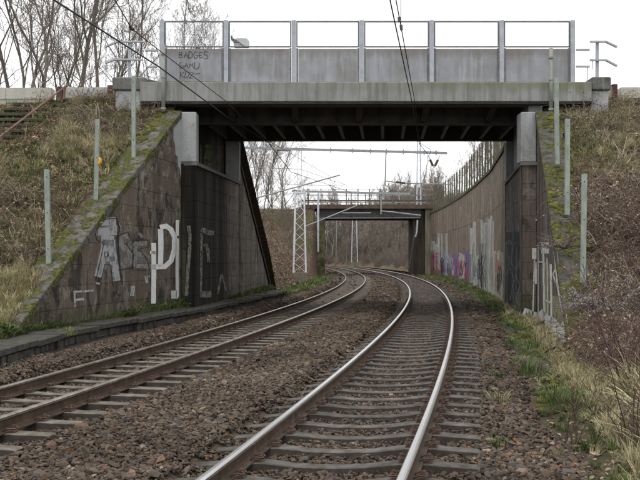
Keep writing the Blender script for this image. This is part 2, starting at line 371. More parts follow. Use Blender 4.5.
def npmesh(name, V, F, mat, smooth=False):
    """V (n,3), F (m,4) numpy"""
    me = bpy.data.meshes.new(name); V = np.asarray(V, dtype=np.float32); F = np.asarray(F, dtype=np.int32); k = F.shape[1]
    me.vertices.add(len(V)); me.vertices.foreach_set('co', V.ravel())
    me.loops.add(F.size); me.loops.foreach_set('vertex_index', F.ravel())
    me.polygons.add(len(F)); me.polygons.foreach_set('loop_start', np.arange(0, F.size, k, dtype=np.int32))
    me.polygons.foreach_set('loop_total', np.full(len(F), k, dtype=np.int32)) if hasattr(me.polygons[0], 'loop_total') else None
    for m in (mat if isinstance(mat, (list, tuple)) else [mat]): me.materials.append(M[m])
    if smooth: me.polygons.foreach_set('use_smooth', np.ones(len(F), dtype=bool))
    me.update(calc_edges=True); me.validate(); return me

# ------------------------------------------------------------------ the curve of the line
ds = .1
ss = np.arange(-10, 330, ds); i0 = int(np.argmin(abs(ss)))
def theta(s):
    q = np.minimum(s, 125.0)
    t = .20901-(.00307*q-.00085*q*q/200-.00082*q**3/3e4)
    return t-np.maximum(s-125, 0)*.0012-np.maximum(s-150, 0)*.004
TH = theta(ss)
CX = np.cumsum(np.sin(TH))*ds; CY = np.cumsum(np.cos(TH))*ds
CX = CX-CX[i0]-.632; CY = CY-CY[i0]+4
NX, NY = np.cos(TH), -np.sin(TH)
TRK = {'right': (0.0, -.035, .05, 1.505/2), 'left': (-4.119, -.055, .0875, 1.505/2)}
def tp(s, off):
    """point at arc length s, off metres to the right of the right-hand track's centre line"""
    return (float(np.interp(s, ss, CX)+np.interp(s, ss, NX)*off), float(np.interp(s, ss, CY)+np.interp(s, ss, NY)*off))
def th(s): return float(np.interp(s, ss, TH))
def to_track(X, Y):
    """nearest (s, off) of points, vectorised"""
    X = np.asarray(X, float); Y = np.asarray(Y, float)
    s = Y-4.0
    for _ in range(4):
        cx = np.interp(s, ss, CX); cy = np.interp(s, ss, CY); t = np.interp(s, ss, TH)
        s = s+(X-cx)*np.sin(t)+(Y-cy)*np.cos(t)
    cx = np.interp(s, ss, CX); cy = np.interp(s, ss, CY); t = np.interp(s, ss, TH)
    return s, (X-cx)*np.cos(t)-(Y-cy)*np.sin(t)
def xoff(Y, off):
    """X of the line off metres right of the right-hand track's centre, at depth Y"""
    return np.interp(Y, CY+NY*off, CX+NX*off)
# height of the sleeper seats (canted) across the formation
def seat(off):
    off = np.asarray(off, float)
    return np.where(off > -2.06, .01+off*.04, .012+(off+4.119)*.077)
def seat_z(off, trk): return .01+off*.04 if trk == 'right' else .012+(off+4.119)*.077
def sm(x): x = np.clip(x, 0, 1); return x*x*(3-2*x)
def ballast_z(s, off):
    off = np.asarray(off, float)
    xs = [-7.2, -6.0, -5.55, -5.3, -4.119, -2.9, -2.7, -2.06, -1.42, -1.15, 0, 1.25, 1.45, 2.1, 2.6, 3.4]
    zs = [.10, .10, .07, -.13, -.078, .01, .05, .03, .02, -.09, -.078, -.01, .015, -.02, -.07, -.15]
    return np.interp(off, xs, zs)
def n3(x, y, z=0): return mnoise.noise(Vector((x, y, z)))
def grid_noise(X, Y, sc, seed=0, oct=3):
    """cheap tileable value noise in numpy"""
    out = np.zeros(np.shape(X)); rs = np.random.RandomState(seed); amp = 1
    for o in range(oct):
        T = rs.rand(64, 64)*2-1; x = np.asarray(X)*sc*2**o; y = np.asarray(Y)*sc*2**o
        xi = np.floor(x).astype(int); yi = np.floor(y).astype(int); fx = sm(x-xi); fy = sm(y-yi)
        a = T[xi % 64, yi % 64]; b = T[(xi+1) % 64, yi % 64]; c = T[xi % 64, (yi+1) % 64]; d = T[(xi+1) % 64, (yi+1) % 64]
        out += amp*((a*(1-fx)+b*fx)*(1-fy)+(c*(1-fx)+d*fx)*fy); amp *= .5
    return out

# walls in plan
EDGE = [(-5.1, 9.0), (-5.0, 11.5), (-4.9, 13), (-4.9, 15.5), (-4.72, 17.5), (-4.42, 19.4), (-3.87, 21.2), (-3.22, 24), (-2.45, 29.7), (-1.35, 36.8)]
WL = [(-7.2, 7.7), (-5.64, 16.1), (-4.05, 24.7), (-2.95, 31.2), (-2.25, 38.6)]     # left wing / abutment / far wing
RW = [(6.8, 31.2), (8.2, 40.8), (9.2, 50), (10.0, 60), (10.65, 72), (11.0, 85), (11.1, 95)]
def xl(Y):
    y = np.asarray(Y, float)
    s, _ = to_track(np.zeros_like(y)+0, y)
    base = np.interp(y, [p[1] for p in WL], [p[0] for p in WL])
    cut = np.interp(y, [p[1] for p in WL][-1:]+[45, 60, 85, 100, 125, 160, 200], [-2.25, -1.9, -.9, -.1, -.3, -1.6, -4.5, -7])
    far = xoff(np.clip(y, 0, 215), -7.2)
    return np.where(y < 38.6, base, np.where(y < 100, cut, np.where(y < 125, cut+(far-cut)*(y-100)/25, far)))
def xr(Y):
    Y = np.asarray(Y, float); far = xoff(np.clip(Y, 0, 215), 3.6)
    near = np.interp(Y, [5, 16.0, 24.7, 31.2]+[p[1] for p in RW[1:]]+[130, 160, 200], [2.67, 4.7, 6.3, 6.8]+[p[0] for p in RW[1:]]+[10.2, 8.6, 6.6])
    return np.where(Y < 95, near, np.where(Y < 120, near+(far-near)*(Y-95)/25, far))
def zl(X, Y):
    Y = np.asarray(Y, float); X = np.asarray(X, float)
    a = .56+.63*(Y-16.1); a = np.where(Y < 16.1, .56+.30*(Y-16.1), a)
    b = 6.5-.64*(Y-31.4)
    road = np.minimum(np.minimum(a, b), 6.35)
    d = xl(Y)-X
    cut = np.minimum(np.where(Y > 38.6, -.12+.45*sm(d/.7), .32)+(.60+.36*sm((Y-38)/8)*(1-sm((Y-100)/30)))*d, 5.7+.0*d)+np.where(Y > 100, sm((Y-100)/70)*6*sm((d-4)/12), 0)
    cut = np.where(Y > 32, cut, -.3)
    z = np.maximum(road, cut)
    ab = np.where((Y > 70) & (Y < 97), np.minimum(6.55, 6.55-.62*np.maximum(np.abs(Y-88)-4.5, 0))*sm((d+.05)/.5), -1)
    z = np.maximum(z, ab)
    z = np.maximum(z, -.1)
    return z+.10*grid_noise(X, Y, .9, 3)*sm(d/1.0)
def zr(X, Y):
    Y = np.asarray(Y, float); X = np.asarray(X, float); d = X-xr(Y)
    a = .25+.64*(Y-16.0)+.02*d
    near = .04+.16*np.maximum(d, 0)+.02
    lo = np.maximum(near, np.where(Y < 16, .10*np.maximum(d, 0)+.05, a))
    lo = np.where(Y < 16, near, np.maximum(near, a))
    z = np.where(Y < 31.2, np.minimum(lo, 6.45+.05*d*0), 5.75)
    far = sm((Y-60)/80)*7*sm((d-2)/14)
    z = z+np.where(Y > 60, far, 0)
    z = np.where(Y > 93, np.minimum(z, -.1+.62*np.maximum(d, 0)), z)
    return z+.11*grid_noise(X, Y, .8, 5)*sm(d/1.2)

def terrain(name, x0s, x1s, ys, zf, mat, nx=60, pw=1.6, **k):
    V = []; F = []
    for j, y in enumerate(ys):
        for i in range(nx+1):
            t = (i/nx)**pw; V.append((x0s(y)+(x1s(y)-x0s(y))*t, y, 0))
    V = np.array(V); V[:, 2] = zf(V[:, 0], V[:, 1])
    n = nx+1
    for j in range(len(ys)-1):
        for i in range(nx): F.append((j*n+i, j*n+i+1, (j+1)*n+i+1, (j+1)*n+i))
    me = npmesh(name, V, F, mat, True); o = link(name, me); return tag(o, kind='structure', **k)

# base ground
g = MB(); g.add([(-900, -300, -.3), (900, -300, -.3), (900, 1500, -.3), (-900, 1500, -.3)], [(0, 1, 2, 3)])
g.build('ground', 'verge_soil', kind='structure', label='rough earth ground under the whole railway cutting')
# ballast bed
sg = np.concatenate([np.arange(-9, 60, .4), np.arange(60, 300, 1.5)]); og = np.arange(-6.9, 3.5, .15)
SG, OG = np.meshgrid(sg, og, indexing='ij')
X = np.interp(SG, ss, CX)+np.interp(SG, ss, NX)*OG; Y = np.interp(SG, ss, CY)+np.interp(SG, ss, NY)*OG
Z = ballast_z(SG, OG)-.035
V = np.stack([X, Y, Z], -1).reshape(-1, 3); n = len(og)
F = [(j*n+i, j*n+i+1, (j+1)*n+i+1, (j+1)*n+i) for j in range(len(sg)-1) for i in range(n-1)]
tag(link('ballast_bed', npmesh('ballast_bed', V, F, 'ballast_bed', True)), kind='structure', label='brown stone ballast bed under both tracks')

ys = np.concatenate([np.arange(-6, 31.3, .35)]); 
terrain('embankment', lambda y: float(xl(y))-(.28 if y < 31.3 else 0), lambda y: -45.0, ys, zl, 'bank_soil', 70, 2.2, label='grassy left slope with leaf litter behind the wing wall')
terrain('embankment', lambda y: float(xl(y)), lambda y: -60.0, np.concatenate([np.arange(31.2, 60, .6), np.arange(60, 260, 4)]), zl, 'litter_soil', 60, 1.9, label='leaf covered cutting slope beyond the first bridge')
terrain('embankment', lambda y: float(xr(y))+(.28 if y > 16 else 0), lambda y: 45.0, np.arange(-4, 31.0, .35), zr, 'bank_soil', 70, 2.0, label='bramble covered right slope beside the wing wall')
terrain('embankment', lambda y: float(xr(y))+.2, lambda y: 60.0, np.concatenate([np.arange(31.2, 70, 1), np.arange(70, 260, 4)]), zr, 'litter_soil', 50, 1.9, label='high ground behind the long retaining wall')
# raised strip of earth between slab path and left walls
V = []; F = []; ysl = np.arange(6, 39.2, .4)
def path_edge(y): return np.interp(y, [p[1] for p in EDGE], [p[0] for p in EDGE])
for y in ysl:
    w0 = float(xl(y))-.35; xe = float(path_edge(y)); zb = -.3 if y > 37.2 else .22
    for i in range(13):
        t = i/12; x = w0+(xe-.12-w0)*t; D_ = xe-.8-x
        V.append((x, y, float(np.interp(D_, [-.7, -.3, 0, .5, 1.2], [-.35 if y > 37 else .15, .2, .40, .50, .60]))+.035*n3(x*2.3, y*2.3)*(1 if D_ > 0 else .3)))
F = [(j*13+i, j*13+i+1, (j+1)*13+i+1, (j+1)*13+i) for j in range(len(ysl)-1) for i in range(12)]
tag(link('earth_strip', npmesh('earth_strip', V, F, 'verge_soil', True)), kind='structure', label='grassy strip of earth at the foot of the left wall')
# verge on the right between ballast and wall
ysr = np.arange(3, 96, .5); V = []
for y in ysr:
    xe = float(xoff(y, 1.95)); w0 = float(xr(y))+.35
    for i in range(13):
        t = i/12; x = xe+(w0-xe)*t; V.append((x, y, -.05+.11*t+.04*n3(x*2, y*2)))
F = [(j*13+i, j*13+i+1, (j+1)*13+i+1, (j+1)*13+i) for j in range(len(ysr)-1) for i in range(12)]
tag(link('verge', npmesh('verge', V, F, 'verge_soil', True)), kind='structure', label='grassy verge between the right track and the wall')
def zv(X, Y):
    xe = xoff(Y, 1.95); w0 = xr(Y)+.35
    return np.where(X < w0, -.05+.11*np.clip((X-xe)/(w0-xe), 0, 1), zr(X, Y))
# ------------------------------------------------------------------ tracks
def rail_profile():
    # (x, z, material) outline of a flat bottomed rail, z up from the seat
    return [(-.070, 0, 0), (.070, 0, 0), (.070, .012, 0), (.018, .028, 0), (.009, .045, 0), (.009, .120, 0), (.034, .134, 0), (.036, .158, 1), (.026, .168, 1), (.012, .1715, 1),
            (-.012, .1715, 1), (-.026, .168, 1), (-.036, .158, 0), (-.034, .134, 0), (-.009, .120, 0), (-.009, .045, 0), (-.018, .028, 0), (-.070, .012, 0)]
def build_rail(trk, side, parent, mats):
    c0, zl_, zr_, hg = TRK[trk]; off = c0+side*hg; z0 = seat_z(off, trk)-.012
    sv = np.concatenate([np.arange(-9, 40, .5), np.arange(40, 290, 1.2)]); mb = MB(); pr = rail_profile(); n = len(pr)
    for s in sv:
        cx, cy = tp(s, off); t = th(s)
        for (x, z, m) in pr: mb.v.append((cx+x*math.cos(t), cy-x*math.sin(t), z0+z))
    for j in range(len(sv)-1):
        for i in range(n):
            k = (i+1) % n; mb.f.append((j*n+i, j*n+k, (j+1)*n+k, (j+1)*n+i))
            mb.mi.append(1 if pr[i][2] == 1 or pr[k][2] == 1 and i == 6 else 0)
    return mb.build('rail', mats, parent)
def sleeper_mesh(name, mat):
    xs = [-1.30, -1.27, -.98, -.86, -.60, -.48, -.30, 0, .30, .48, .60, .86, .98, 1.27, 1.30]
    tz = [-.05, -.035, -.012, -.0, 0, -.014, -.034, -.042, -.034, -.014, 0, 0, -.012, -.035, -.05]
    hw = [.07, .078, .088, .092, .092, .085, .078, .075, .078, .085, .092, .092, .088, .078, .07]
    mb = MB(); sec = []
    for x, z, h in zip(xs, tz, hw):
        b = h+.055; sec.append(len(mb.v)); mb.v += [(x, -b, -.19), (x, -h, z-.008), (x, -h+.010, z), (x, h-.010, z), (x, h, z-.008), (x, b, -.19)]
    for j in range(len(xs)-1):
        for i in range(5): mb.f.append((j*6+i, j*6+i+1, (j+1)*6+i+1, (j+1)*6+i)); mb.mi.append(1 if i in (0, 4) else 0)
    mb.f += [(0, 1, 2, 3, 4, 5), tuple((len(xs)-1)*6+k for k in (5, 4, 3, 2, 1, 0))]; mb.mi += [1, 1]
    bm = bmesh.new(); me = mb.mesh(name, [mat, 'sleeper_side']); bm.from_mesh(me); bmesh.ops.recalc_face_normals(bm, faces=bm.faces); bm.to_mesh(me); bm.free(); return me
def clip_mesh():
    mb = MB()
    mb.add([(-.02, -.05, 0), (.07, -.05, 0), (.07, .05, 0), (-.02, .05, 0), (.0, -.045, .022), (.06, -.045, .018), (.06, .045, .018), (.0, .045, .022)],
           [(0, 1, 5, 4), (1, 2, 6, 5), (2, 3, 7, 6), (3, 0, 4, 7), (4, 5, 6, 7)])
    mb.tube([(-.035, -.062, .022), (.01, -.068, .045), (.065, -.05, .036), (.078, -.03, .03), (.055, -.018, .046), (.03, -.012, .044), (.02, 0, .042),
             (.03, .012, .044), (.055, .018, .046), (.078, .03, .03), (.065, .05, .036), (.01, .068, .045), (-.035, .062, .022)], .0085, 5)
    mb.tube([(.045, 0, .02), (.045, 0, .072)], .014, 6)
    mb.tube([(.045, 0, .05), (.045, 0, .066)], .022, 6)
    return mb.mesh('clip', 'clip_rust')
SLEEP = {'right': [], 'left': []}
CLIP = clip_mesh()
def build_track(trk, lab, mats, smat, step=.60, s_first=-1.2):
    c0 = TRK[trk][0]; x0, y0 = tp(0, c0)
    root = empty('railway_track', (x0, y0, 0), label=lab, cat='railway track')
    for sd_ in (-1, 1): build_rail(trk, sd_, root, mats)
    me = sleeper_mesh('sleeper', smat); tilt = math.atan(.04 if trk == 'right' else .077); s = s_first; i = 0
    inv = root.matrix_basis.inverted(); rnd = random.Random(3 if trk == 'right' else 4)
    while s < 112:
        cx, cy = tp(s, c0); t = th(s); z = seat_z(c0, trk)
        o = link('sleeper', me, root); o.matrix_parent_inverse = inv
        o.location = (cx, cy, z-.012); o.rotation_euler = (0, -tilt, -t+rnd.uniform(-.006, .006))
        SLEEP[trk].append(s)
        if s < 34:
            for rs in (-1, 1):
                for q in (-1, 1):
                    c = link('clip', CLIP, o); c.location = (rs*TRK[trk][3]+q*.075, 0, .002); c.rotation_euler = (0, 0, 0 if q > 0 else PI)
        s += step+rnd.uniform(-.012, .012); i += 1
    return root
build_track('right', 'right-hand railway track with shiny polished rail heads on concrete sleepers', ['rail_rust', 'rail_polished'], 'concrete_sleeper')
build_track('left', 'left-hand railway track with duller brown rails curving past the slab path', ['rail_rust', 'rail_worn'], 'sleeper_pale', s_first=-.9)

# ------------------------------------------------------------------ walls built of blocks
def clip_rect(poly, u0, u1, v0, v1):
    for ax, lim, sg_ in ((0, u0, 1), (0, u1, -1), (1, v0, 1), (1, v1, -1)):
        out = []
        for i in range(len(poly)):
            a, b = poly[i-1], poly[i]; da = sg_*(a[ax]-lim); db = sg_*(b[ax]-lim)
            if (da >= 0) != (db >= 0):
                t = da/(da-db); out.append((a[0]+(b[0]-a[0])*t, a[1]+(b[1]-a[1])*t))
            if db >= 0: out.append(b)
        poly = out
        if len(poly) < 3: return []
    return poly
def wall_face(parent, p0, p1, poly, mat, course=.5, length=1.7, thick=.5, gap=.008, proud=.006, seed=1, name='block', nside=1):
    p0 = Vector((*p0, 0)); p1 = Vector((*p1, 0)); L = (p1-p0).length; u = (p1-p0)/L; nrm = Vector((u.y, -u.x, 0))*nside
    P = lambda a, z, o: p0+u*a+Vector((0, 0, z))+nrm*o
    mb = MB(); mb.prism([P(a, z, -.022) for a, z in poly], -nrm*thick); mb.build('wall_core', mat, parent)
    rr = random.Random(seed); zmin = min(z for _, z in poly); zmax = max(z for _, z in poly); z = zmin; r = 0
    umin = min(a for a, _ in poly); umax = max(a for a, _ in poly)
    while z < zmax:
        h = course*rr.uniform(.94, 1.06); a = umin-(r % 2)*length*.5-rr.uniform(0, .2)
        while a < umax:
            l = length*rr.uniform(.85, 1.15); q = clip_rect(poly, a+gap/2, a+l-gap/2, z+gap/2, z+h-gap/2)
            if len(q) >= 3:
                ar = abs(sum(q[i-1][0]*q[i][1]-q[i][0]*q[i-1][1] for i in range(len(q))))/2
                if ar > .01:
                    o = rr.uniform(0, proud); mb = MB(); mb.prism([P(x, y, o) for x, y in q], -nrm*.09); mb.build(name, mat, parent)
            a += l
        z += h; r += 1
def ray(px, py): return Vector(((px-320)/850, 1, (257.3-py)/850))
def on_wall(p0, p1, px, py, off):
    """where a sight line meets a vertical wall plane through p0, p1 (off = proud of it, towards the eye)"""
    d = ray(px, py); u = Vector((p1[0]-p0[0], p1[1]-p0[1], 0)).normalized(); n = Vector((u.y, -u.x, 0))
    if n.dot(Vector((-p0[0], -p0[1], 0))) < 0: n = -n
    q = Vector((p0[0], p0[1], 0))+n*off; e = Vector((0, 0, EYE))
    t = (q-e).dot(n)/d.dot(n); return e+d*t, n
def strokes(parent, planes, sts, mat, off=.014, name='graffiti', **k):
    """planes: f(px) -> (p0, p1); sts: list of (points, width) in picture units of the wall"""
    mb = MB()
    for pts, wd in sts:
        pts = [Vector((*p, 0)) for p in pts]
        if wd == 0:     # filled polygon
            q = [on_wall(*planes(p.x), p.x, p.y, off) for p in pts]
            mb.prism([a for a, _ in q], -q[0][1]*.003); continue
        L = []
        for i, p in enumerate(pts):
            d = (pts[min(i+1, len(pts)-1)]-pts[max(0, i-1)]).normalized(); m = Vector((-d.y, d.x, 0))*wd/2; L.append((p+m, p-m))
        for i in range(len(L)-1):
            c = [L[i][0], L[i][1], L[i+1][1], L[i+1][0]]
            q = [on_wall(*planes(pts[i].x*.5+pts[i+1].x*.5), p.x, p.y, off) for p in c]
            mb.add([a for a, _ in q], [(0, 1, 2, 3)])
    return mb.build(name, mat, parent, **k)

def halo(parent, planes, sts, off): return strokes(parent, planes, [(p, w_+2.6) for p, w_ in sts], 'spray_halo', off)
def coping(parent, a, b, out, width, thick, mats, n, name='coping_stone', over=.05, seed=1):
    """sloping coping from a to b; out = unit vector away from the track"""
    a, b, out = Vector(a), Vector(b), Vector(out); d = (b-a)/n; rr = random.Random(seed); up = Vector((0, 0, 1))
    for i in range(n):
        p = a+d*i+d*.006; q = a+d*(i+1)-d*.006; j = up*rr.uniform(-.012, .012)
        c = [p-out*over, p+out*width, q+out*width, q-out*over]
        mb = MB(); mb.prism([x+j+up*.06 for x in c], -up*thick); mb.build(name, mats, parent, bevel=.02)

# ---- left wing wall
A0, A1 = (-5.64, 16.1), (-4.05, 24.7); LW = math.dist(A0, A1); uL = Vector((A1[0]-A0[0], A1[1]-A0[1], 0)).normalized(); oL = Vector((-uL.y, uL.x, 0))
lw = empty('wing_wall', (*A0, 0), label='near left sloping concrete wing wall with white and silver graffiti and mossy coping', cat='wall')
wall_face(lw, A0, A1, [(-.3, -.2), (LW, -.2), (LW, 5.99), (0, .56), (-.3, .38)], 'wing_concrete', .46, 1.9, .5, seed=3)
coping(lw, (A0[0]-uL.x*.6, A0[1]-uL.y*.6, .22), (A1[0]-uL.x*.02, A1[1]-uL.y*.02, 6.0), oL, .62, .22, 'cap_moss_left', 8, seed=5)
pw = lambda px: (A0, A1)
strokes(lw, pw, [([(153.7, 243), (153.9, 270), (153.5, 303.6)], 4.8), ([(160.6, 229), (160.9, 245), (160.4, 267)], 5.2), ([(160, 227.5), (166, 226), (171, 229.5), (174.5, 237), (174.3, 250), (171, 261), (165, 266.5), (152, 267)], 5.2),
                 ([(177.3, 220), (177.2, 236)], 3.2), ([(177.3, 238.5), (177.0, 270), (177.3, 299)], 3.2), ([(171.2, 294.5), (177, 294.5)], 8), ([(150, 252.5), (156, 252.5)], 3)], 'paint_white', .0145, label='large white painted letters on the wall')
strokes(lw, pw, [([(100, 223), (116, 222)], 10), ([(98, 231), (117, 230)], 10), ([(101, 240), (114, 241)], 10), ([(106, 240), (103, 256), (98, 277)], 7.5), ([(111, 240), (113, 256), (116.5, 281)], 8), ([(103, 259), (115, 259)], 5)], 'paint_silver', .0145, label='silver painted letters')
strokes(lw, pw, [([(128, 236), (122, 238), (121, 244), (126, 250), (131, 256), (129, 264), (121, 266)], 5.5), ([(135, 243), (134, 267)], 5), ([(135, 244), (147, 243)], 4.5), ([(135, 254), (144, 255)], 4.5), ([(135, 266), (148, 266)], 4.5),
                 ([(119, 223), (121, 231)], 1.5), ([(124, 222), (125, 232)], 1.5), ([(128, 221), (127, 230), (131, 231), (133, 223)], 1.3), ([(138, 233), (143, 237)], 3)], 'paint_silver_thin', .0145)
strokes(lw, pw, [([(96, 280), (101, 258), (104, 243), (97, 240), (94, 228), (98, 220), (117, 218), (120, 228), (116, 243), (119, 262), (123, 284), (113, 285), (111, 265), (105, 264), (101, 280), (96, 280)], .8), ([(117, 238), (121, 234), (128, 232), (131, 239), (126, 243), (134, 255), (132, 268), (118, 270)], .8), ([(133, 240), (149, 240), (149, 247), (138, 249), (147, 258), (150, 270), (133, 270), (133, 240)], .8)], 'paint_darkline', .0175)
strokes(lw, pw, [([(118, 232), (118.8, 250), (121, 281)], .9), ([(104.8, 252), (108, 252), (108, 257), (104.8, 257), (104.8, 252)], .8)], 'paint_darkline', .017)
halo(lw, pw, [([(100, 228), (116, 228)], 16), ([(106, 240), (103, 256), (98, 277)], 7.5), ([(111, 240), (113, 256), (116.5, 281)], 8), ([(128, 236), (121, 244), (131, 256), (121, 266)], 6), ([(138, 243), (137, 267)], 12), ([(90, 222), (97, 236)], 5)], .0122)
strokes(lw, pw, [([(73, 292), (94, 290.5)], 2), ([(74.5, 292), (75, 307)], 2), ([(75, 300), (84, 299)], 2.4), ([(133, 286), (132, 296)], 4), ([(146, 276), (147, 283)], 3), ([(144, 276.5), (150, 276.5)], 1.4), ([(100, 284), (96, 283)], 2)], 'paint_white_faded', .0145)

# ---- left abutment
B0, B1 = (-3.63, 24.7), (-2.95, 31.2); LB = math.dist(B0, B1); ZL_ = 4.52
la = empty('bridge_abutment', (-3.63, 24.7, 0), label='left abutment of the near bridge, stained black with faded white letters', cat='abutment')
wall_face(la, (-4.05, 24.7), (-3.63+.0, 24.7), [(.02, -.2), (.40, -.2), (.40, ZL_), (.02, ZL_)], 'abutment_concrete', .46, .8, .4, seed=8, gap=.01)
wall_face(la, B0, B1, [(0.0, -.2), (LB, -.2), (LB, ZL_), (0.0, ZL_)], 'abutment_concrete', .46, 1.9, .6, seed=9)
uB = Vector((B1[0]-B0[0], B1[1]-B0[1], 0)).normalized(); oB = Vector((-uB.y, uB.x, 0))
mb = MB(); c = [Vector((*B0, ZL_+.05))-oB*.06, Vector((*B1, ZL_+.05))-oB*.06, Vector((*B1, ZL_+.05))+oB*.9, Vector((*B0, ZL_+.05))+oB*.9]
c[0].y -= .04; c[3].y -= .04
mb.prism(c, (0, 0, -.10)); mb.build('ledge', 'block_concrete', la)
mb = MB(); mb.box(-4.05, -3.59, 24.66, 25.15, ZL_+.05, 6.02); mb.build('column', 'pale_concrete', la, bevel=.02)
mb = MB(); mb.box(-3.42, -2.92, 30.75, 31.2, ZL_+.05, 6.0); mb.build('column', 'pale_concrete', la, bevel=.02)
mb = MB(); q = [Vector((*B0, ZL_+.02))+oB*.5+uB*.5, Vector((*B1, ZL_+.02))+oB*.5-uB*.3]; mb.prism([q[0], q[1], q[1]+Vector((0, 0, 2.1)), q[0]+Vector((0, 0, 2.1))], oB*.4)
mb.build('back_wall', 'abutment_concrete', la)
def pb(px): return (B0, B1)
def bw(px): 
    a = Vector((*B0, 0))+oB*.5; b = Vector((*B1, 0))+oB*.5; return ((a.x, a.y), (b.x, b.y))
strokes(la, bw, [([(201, 145), (201, 168)], 1.5), ([(205, 146), (212, 147)], 4), ([(205, 154), (211, 156)], 10), ([(204, 164), (212, 167)], 6)], 'paint_limegreen', .004)
mb = MB(); mb.box(-5.3, -4.06, 24.74, 26.6, 3.0, 6.0); mb.build('bearing_seat', 'pale_concrete', la, bevel=.015)
mb = MB(); mb.box(-5.2, -4.4, 26.61, 31.2, 2.0, 6.32); mb.build('back_wall', 'dark_pier', la)
# torn skin of pale render left of the column
mb = MB(); a = Vector((*A1, 0)); pts = [(-.02, 4.15), (-.02, 5.96), (-.12, 5.88), (-.66, 5.52), (-.62, 5.1), (-.5, 4.98), (-.46, 4.72), (-.28, 4.66), (-.24, 4.4), (-.12, 4.34)]
mb.prism([a+uL*u_+Vector((0, 0, z_))-oL*.022 for u_, z_ in pts], oL*.02); mb.build('render_patch', 'pale_concrete', la)
strokes(la, pb, [([(188.4, 225.6), (190.2, 236), (189.6, 250), (187.8, 270), (186.5, 296)], 3.4)], 'paint_grey_old', .0145, label='faded grey painted letter')
strokes(la, pb, [([(201, 229), (207, 232), (213.8, 233.5)], 5), ([(201.5, 233), (201, 297)], 2.2), ([(203.5, 246), (206, 244.5), (208, 250), (208.5, 262)], 3), ([(200.5, 294.5), (211.5, 294)], 6.5)], 'paint_grey_old', .0145)
strokes(la, pb, [([(221.8, 274), (219.5, 284), (218, 294)], 2.2), ([(222, 274), (224.5, 284), (226, 291)], 1.8), ([(229.5, 274), (230, 290)], 1.6)], 'paint_grey_old', .0145)

# ---- far left wing wall
C1 = (-2.25, 38.6); LC = math.dist(B1, C1)
fw = empty('wing_wall', (*B1, 0), label='far left wing wall with black sloping edge beyond the bridge shadow', cat='wall')
wall_face(fw, (B1[0]+.01, B1[1]+.03), C1, [(0, -.2), (LC, -.2), (LC, .42), (0, 5.15)], 'abutment_concrete', .46, 1.9, .5, seed=12)
uC = Vector((C1[0]-B1[0], C1[1]-B1[1], 0)).normalized(); oC = Vector((-uC.y, uC.x, 0))
coping(fw, (B1[0]+uC.x*.03, B1[1]+.05, 5.2), (C1[0], C1[1], .42), oC, .5, .2, 'step_dark', 6, seed=3, over=.07)

# ---- right abutment and wing wall
D0, D1 = (5.88, 24.7), (6.83, 31.2); LD = math.dist(D0, D1)
ra = empty('bridge_abutment', (5.88, 24.7, 0), label='right abutment of the near bridge with blue-black painted shapes', cat='abutment')
E1, E0 = (6.30, 24.7), (4.70, 16.0)
wall_face(ra, (5.88, 24.7), (6.29, 24.7), [(0, -.2), (.40, -.2), (.40, ZL_), (0, ZL_)], 'right_concrete', .46, .8, .3, seed=18, gap=.01)
wall_face(ra, D0, D1, [(.13, -.2), (LD, -.2), (LD, ZL_), (.13, ZL_)], 'right_concrete', .46, 1.9, .6, seed=19, nside=-1)
uD = Vector((D1[0]-D0[0], D1[1]-D0[1], 0)).normalized(); oD = Vector((uD.y, -uD.x, 0))
c = [Vector((*D0, ZL_+.05))-oD*.06, Vector((*D1, ZL_+.05))-oD*.06, Vector((*D1, ZL_+.05))+oD*.9, Vector((*D0, ZL_+.05))+oD*.9]; c[0].y -= .04; c[3].y -= .04
mb = MB(); mb.prism(c, (0, 0, -.10)); mb.build('ledge', 'block_concrete', ra)
mb = MB(); mb.box(5.84, 6.28, 24.66, 25.25, ZL_+.05, 6.02); mb.build('column', 'pale_concrete', ra, bevel=.02)
mb = MB(); mb.box(6.74, 7.2, 30.75, 31.2, ZL_+.05, 6.0); mb.build('column', 'pale_concrete', ra, bevel=.02)
mb = MB(); q = [Vector((*D0, ZL_+.02))+oD*.22+uD*.5, Vector((*D1, ZL_+.02))+oD*.22-uD*.3]; mb.prism([q[0], q[1], q[1]+Vector((0, 0, 2.1)), q[0]+Vector((0, 0, 2.1))], oD*.4)
mb.build('back_wall', 'pale_concrete', ra)
mb = MB(); mb.box(6.3, 7.6, 24.74, 26.6, 3.0, 6.0); mb.build('bearing_seat', 'block_concrete', ra, bevel=.015)
mb = MB(); mb.box(7.0, 7.8, 26.61, 31.2, 2.0, 6.32); mb.build('back_wall', 'dark_pier', ra)
LE = math.dist(E0, E1); uE = Vector((E1[0]-E0[0], E1[1]-E0[1], 0)).normalized(); oE = Vector((uE.y, -uE.x, 0))
rw = empty('wing_wall', (*E0, 0), label='near right wing wall seen edge-on with mossy coping and white painted stems', cat='wall')
wall_face(rw, E0, E1, [(-.3, -.2), (LE, -.2), (LE, 5.95), (0, .25), (-.3, .1)], 'right_concrete', .46, 1.9, .5, seed=23, nside=-1)
coping(rw, (E0[0]-uE.x*.5, E0[1]-uE.y*.5, -.06), (E1[0]-uE.x*.02, E1[1]-uE.y*.02, 5.98), oE, .60, .22, 'cap_moss_right', 9, seed=6)
def pr_(px): return (E0, E1) if px > 536.8 else ((5.88, 24.7), (6.3, 24.7)) if px > 522.5 else (D0, D1)
def pE(px): return (E0, E1)
def pF(px): return ((5.88, 24.7), (6.3, 24.7))
def pD(px): return (D0, D1)
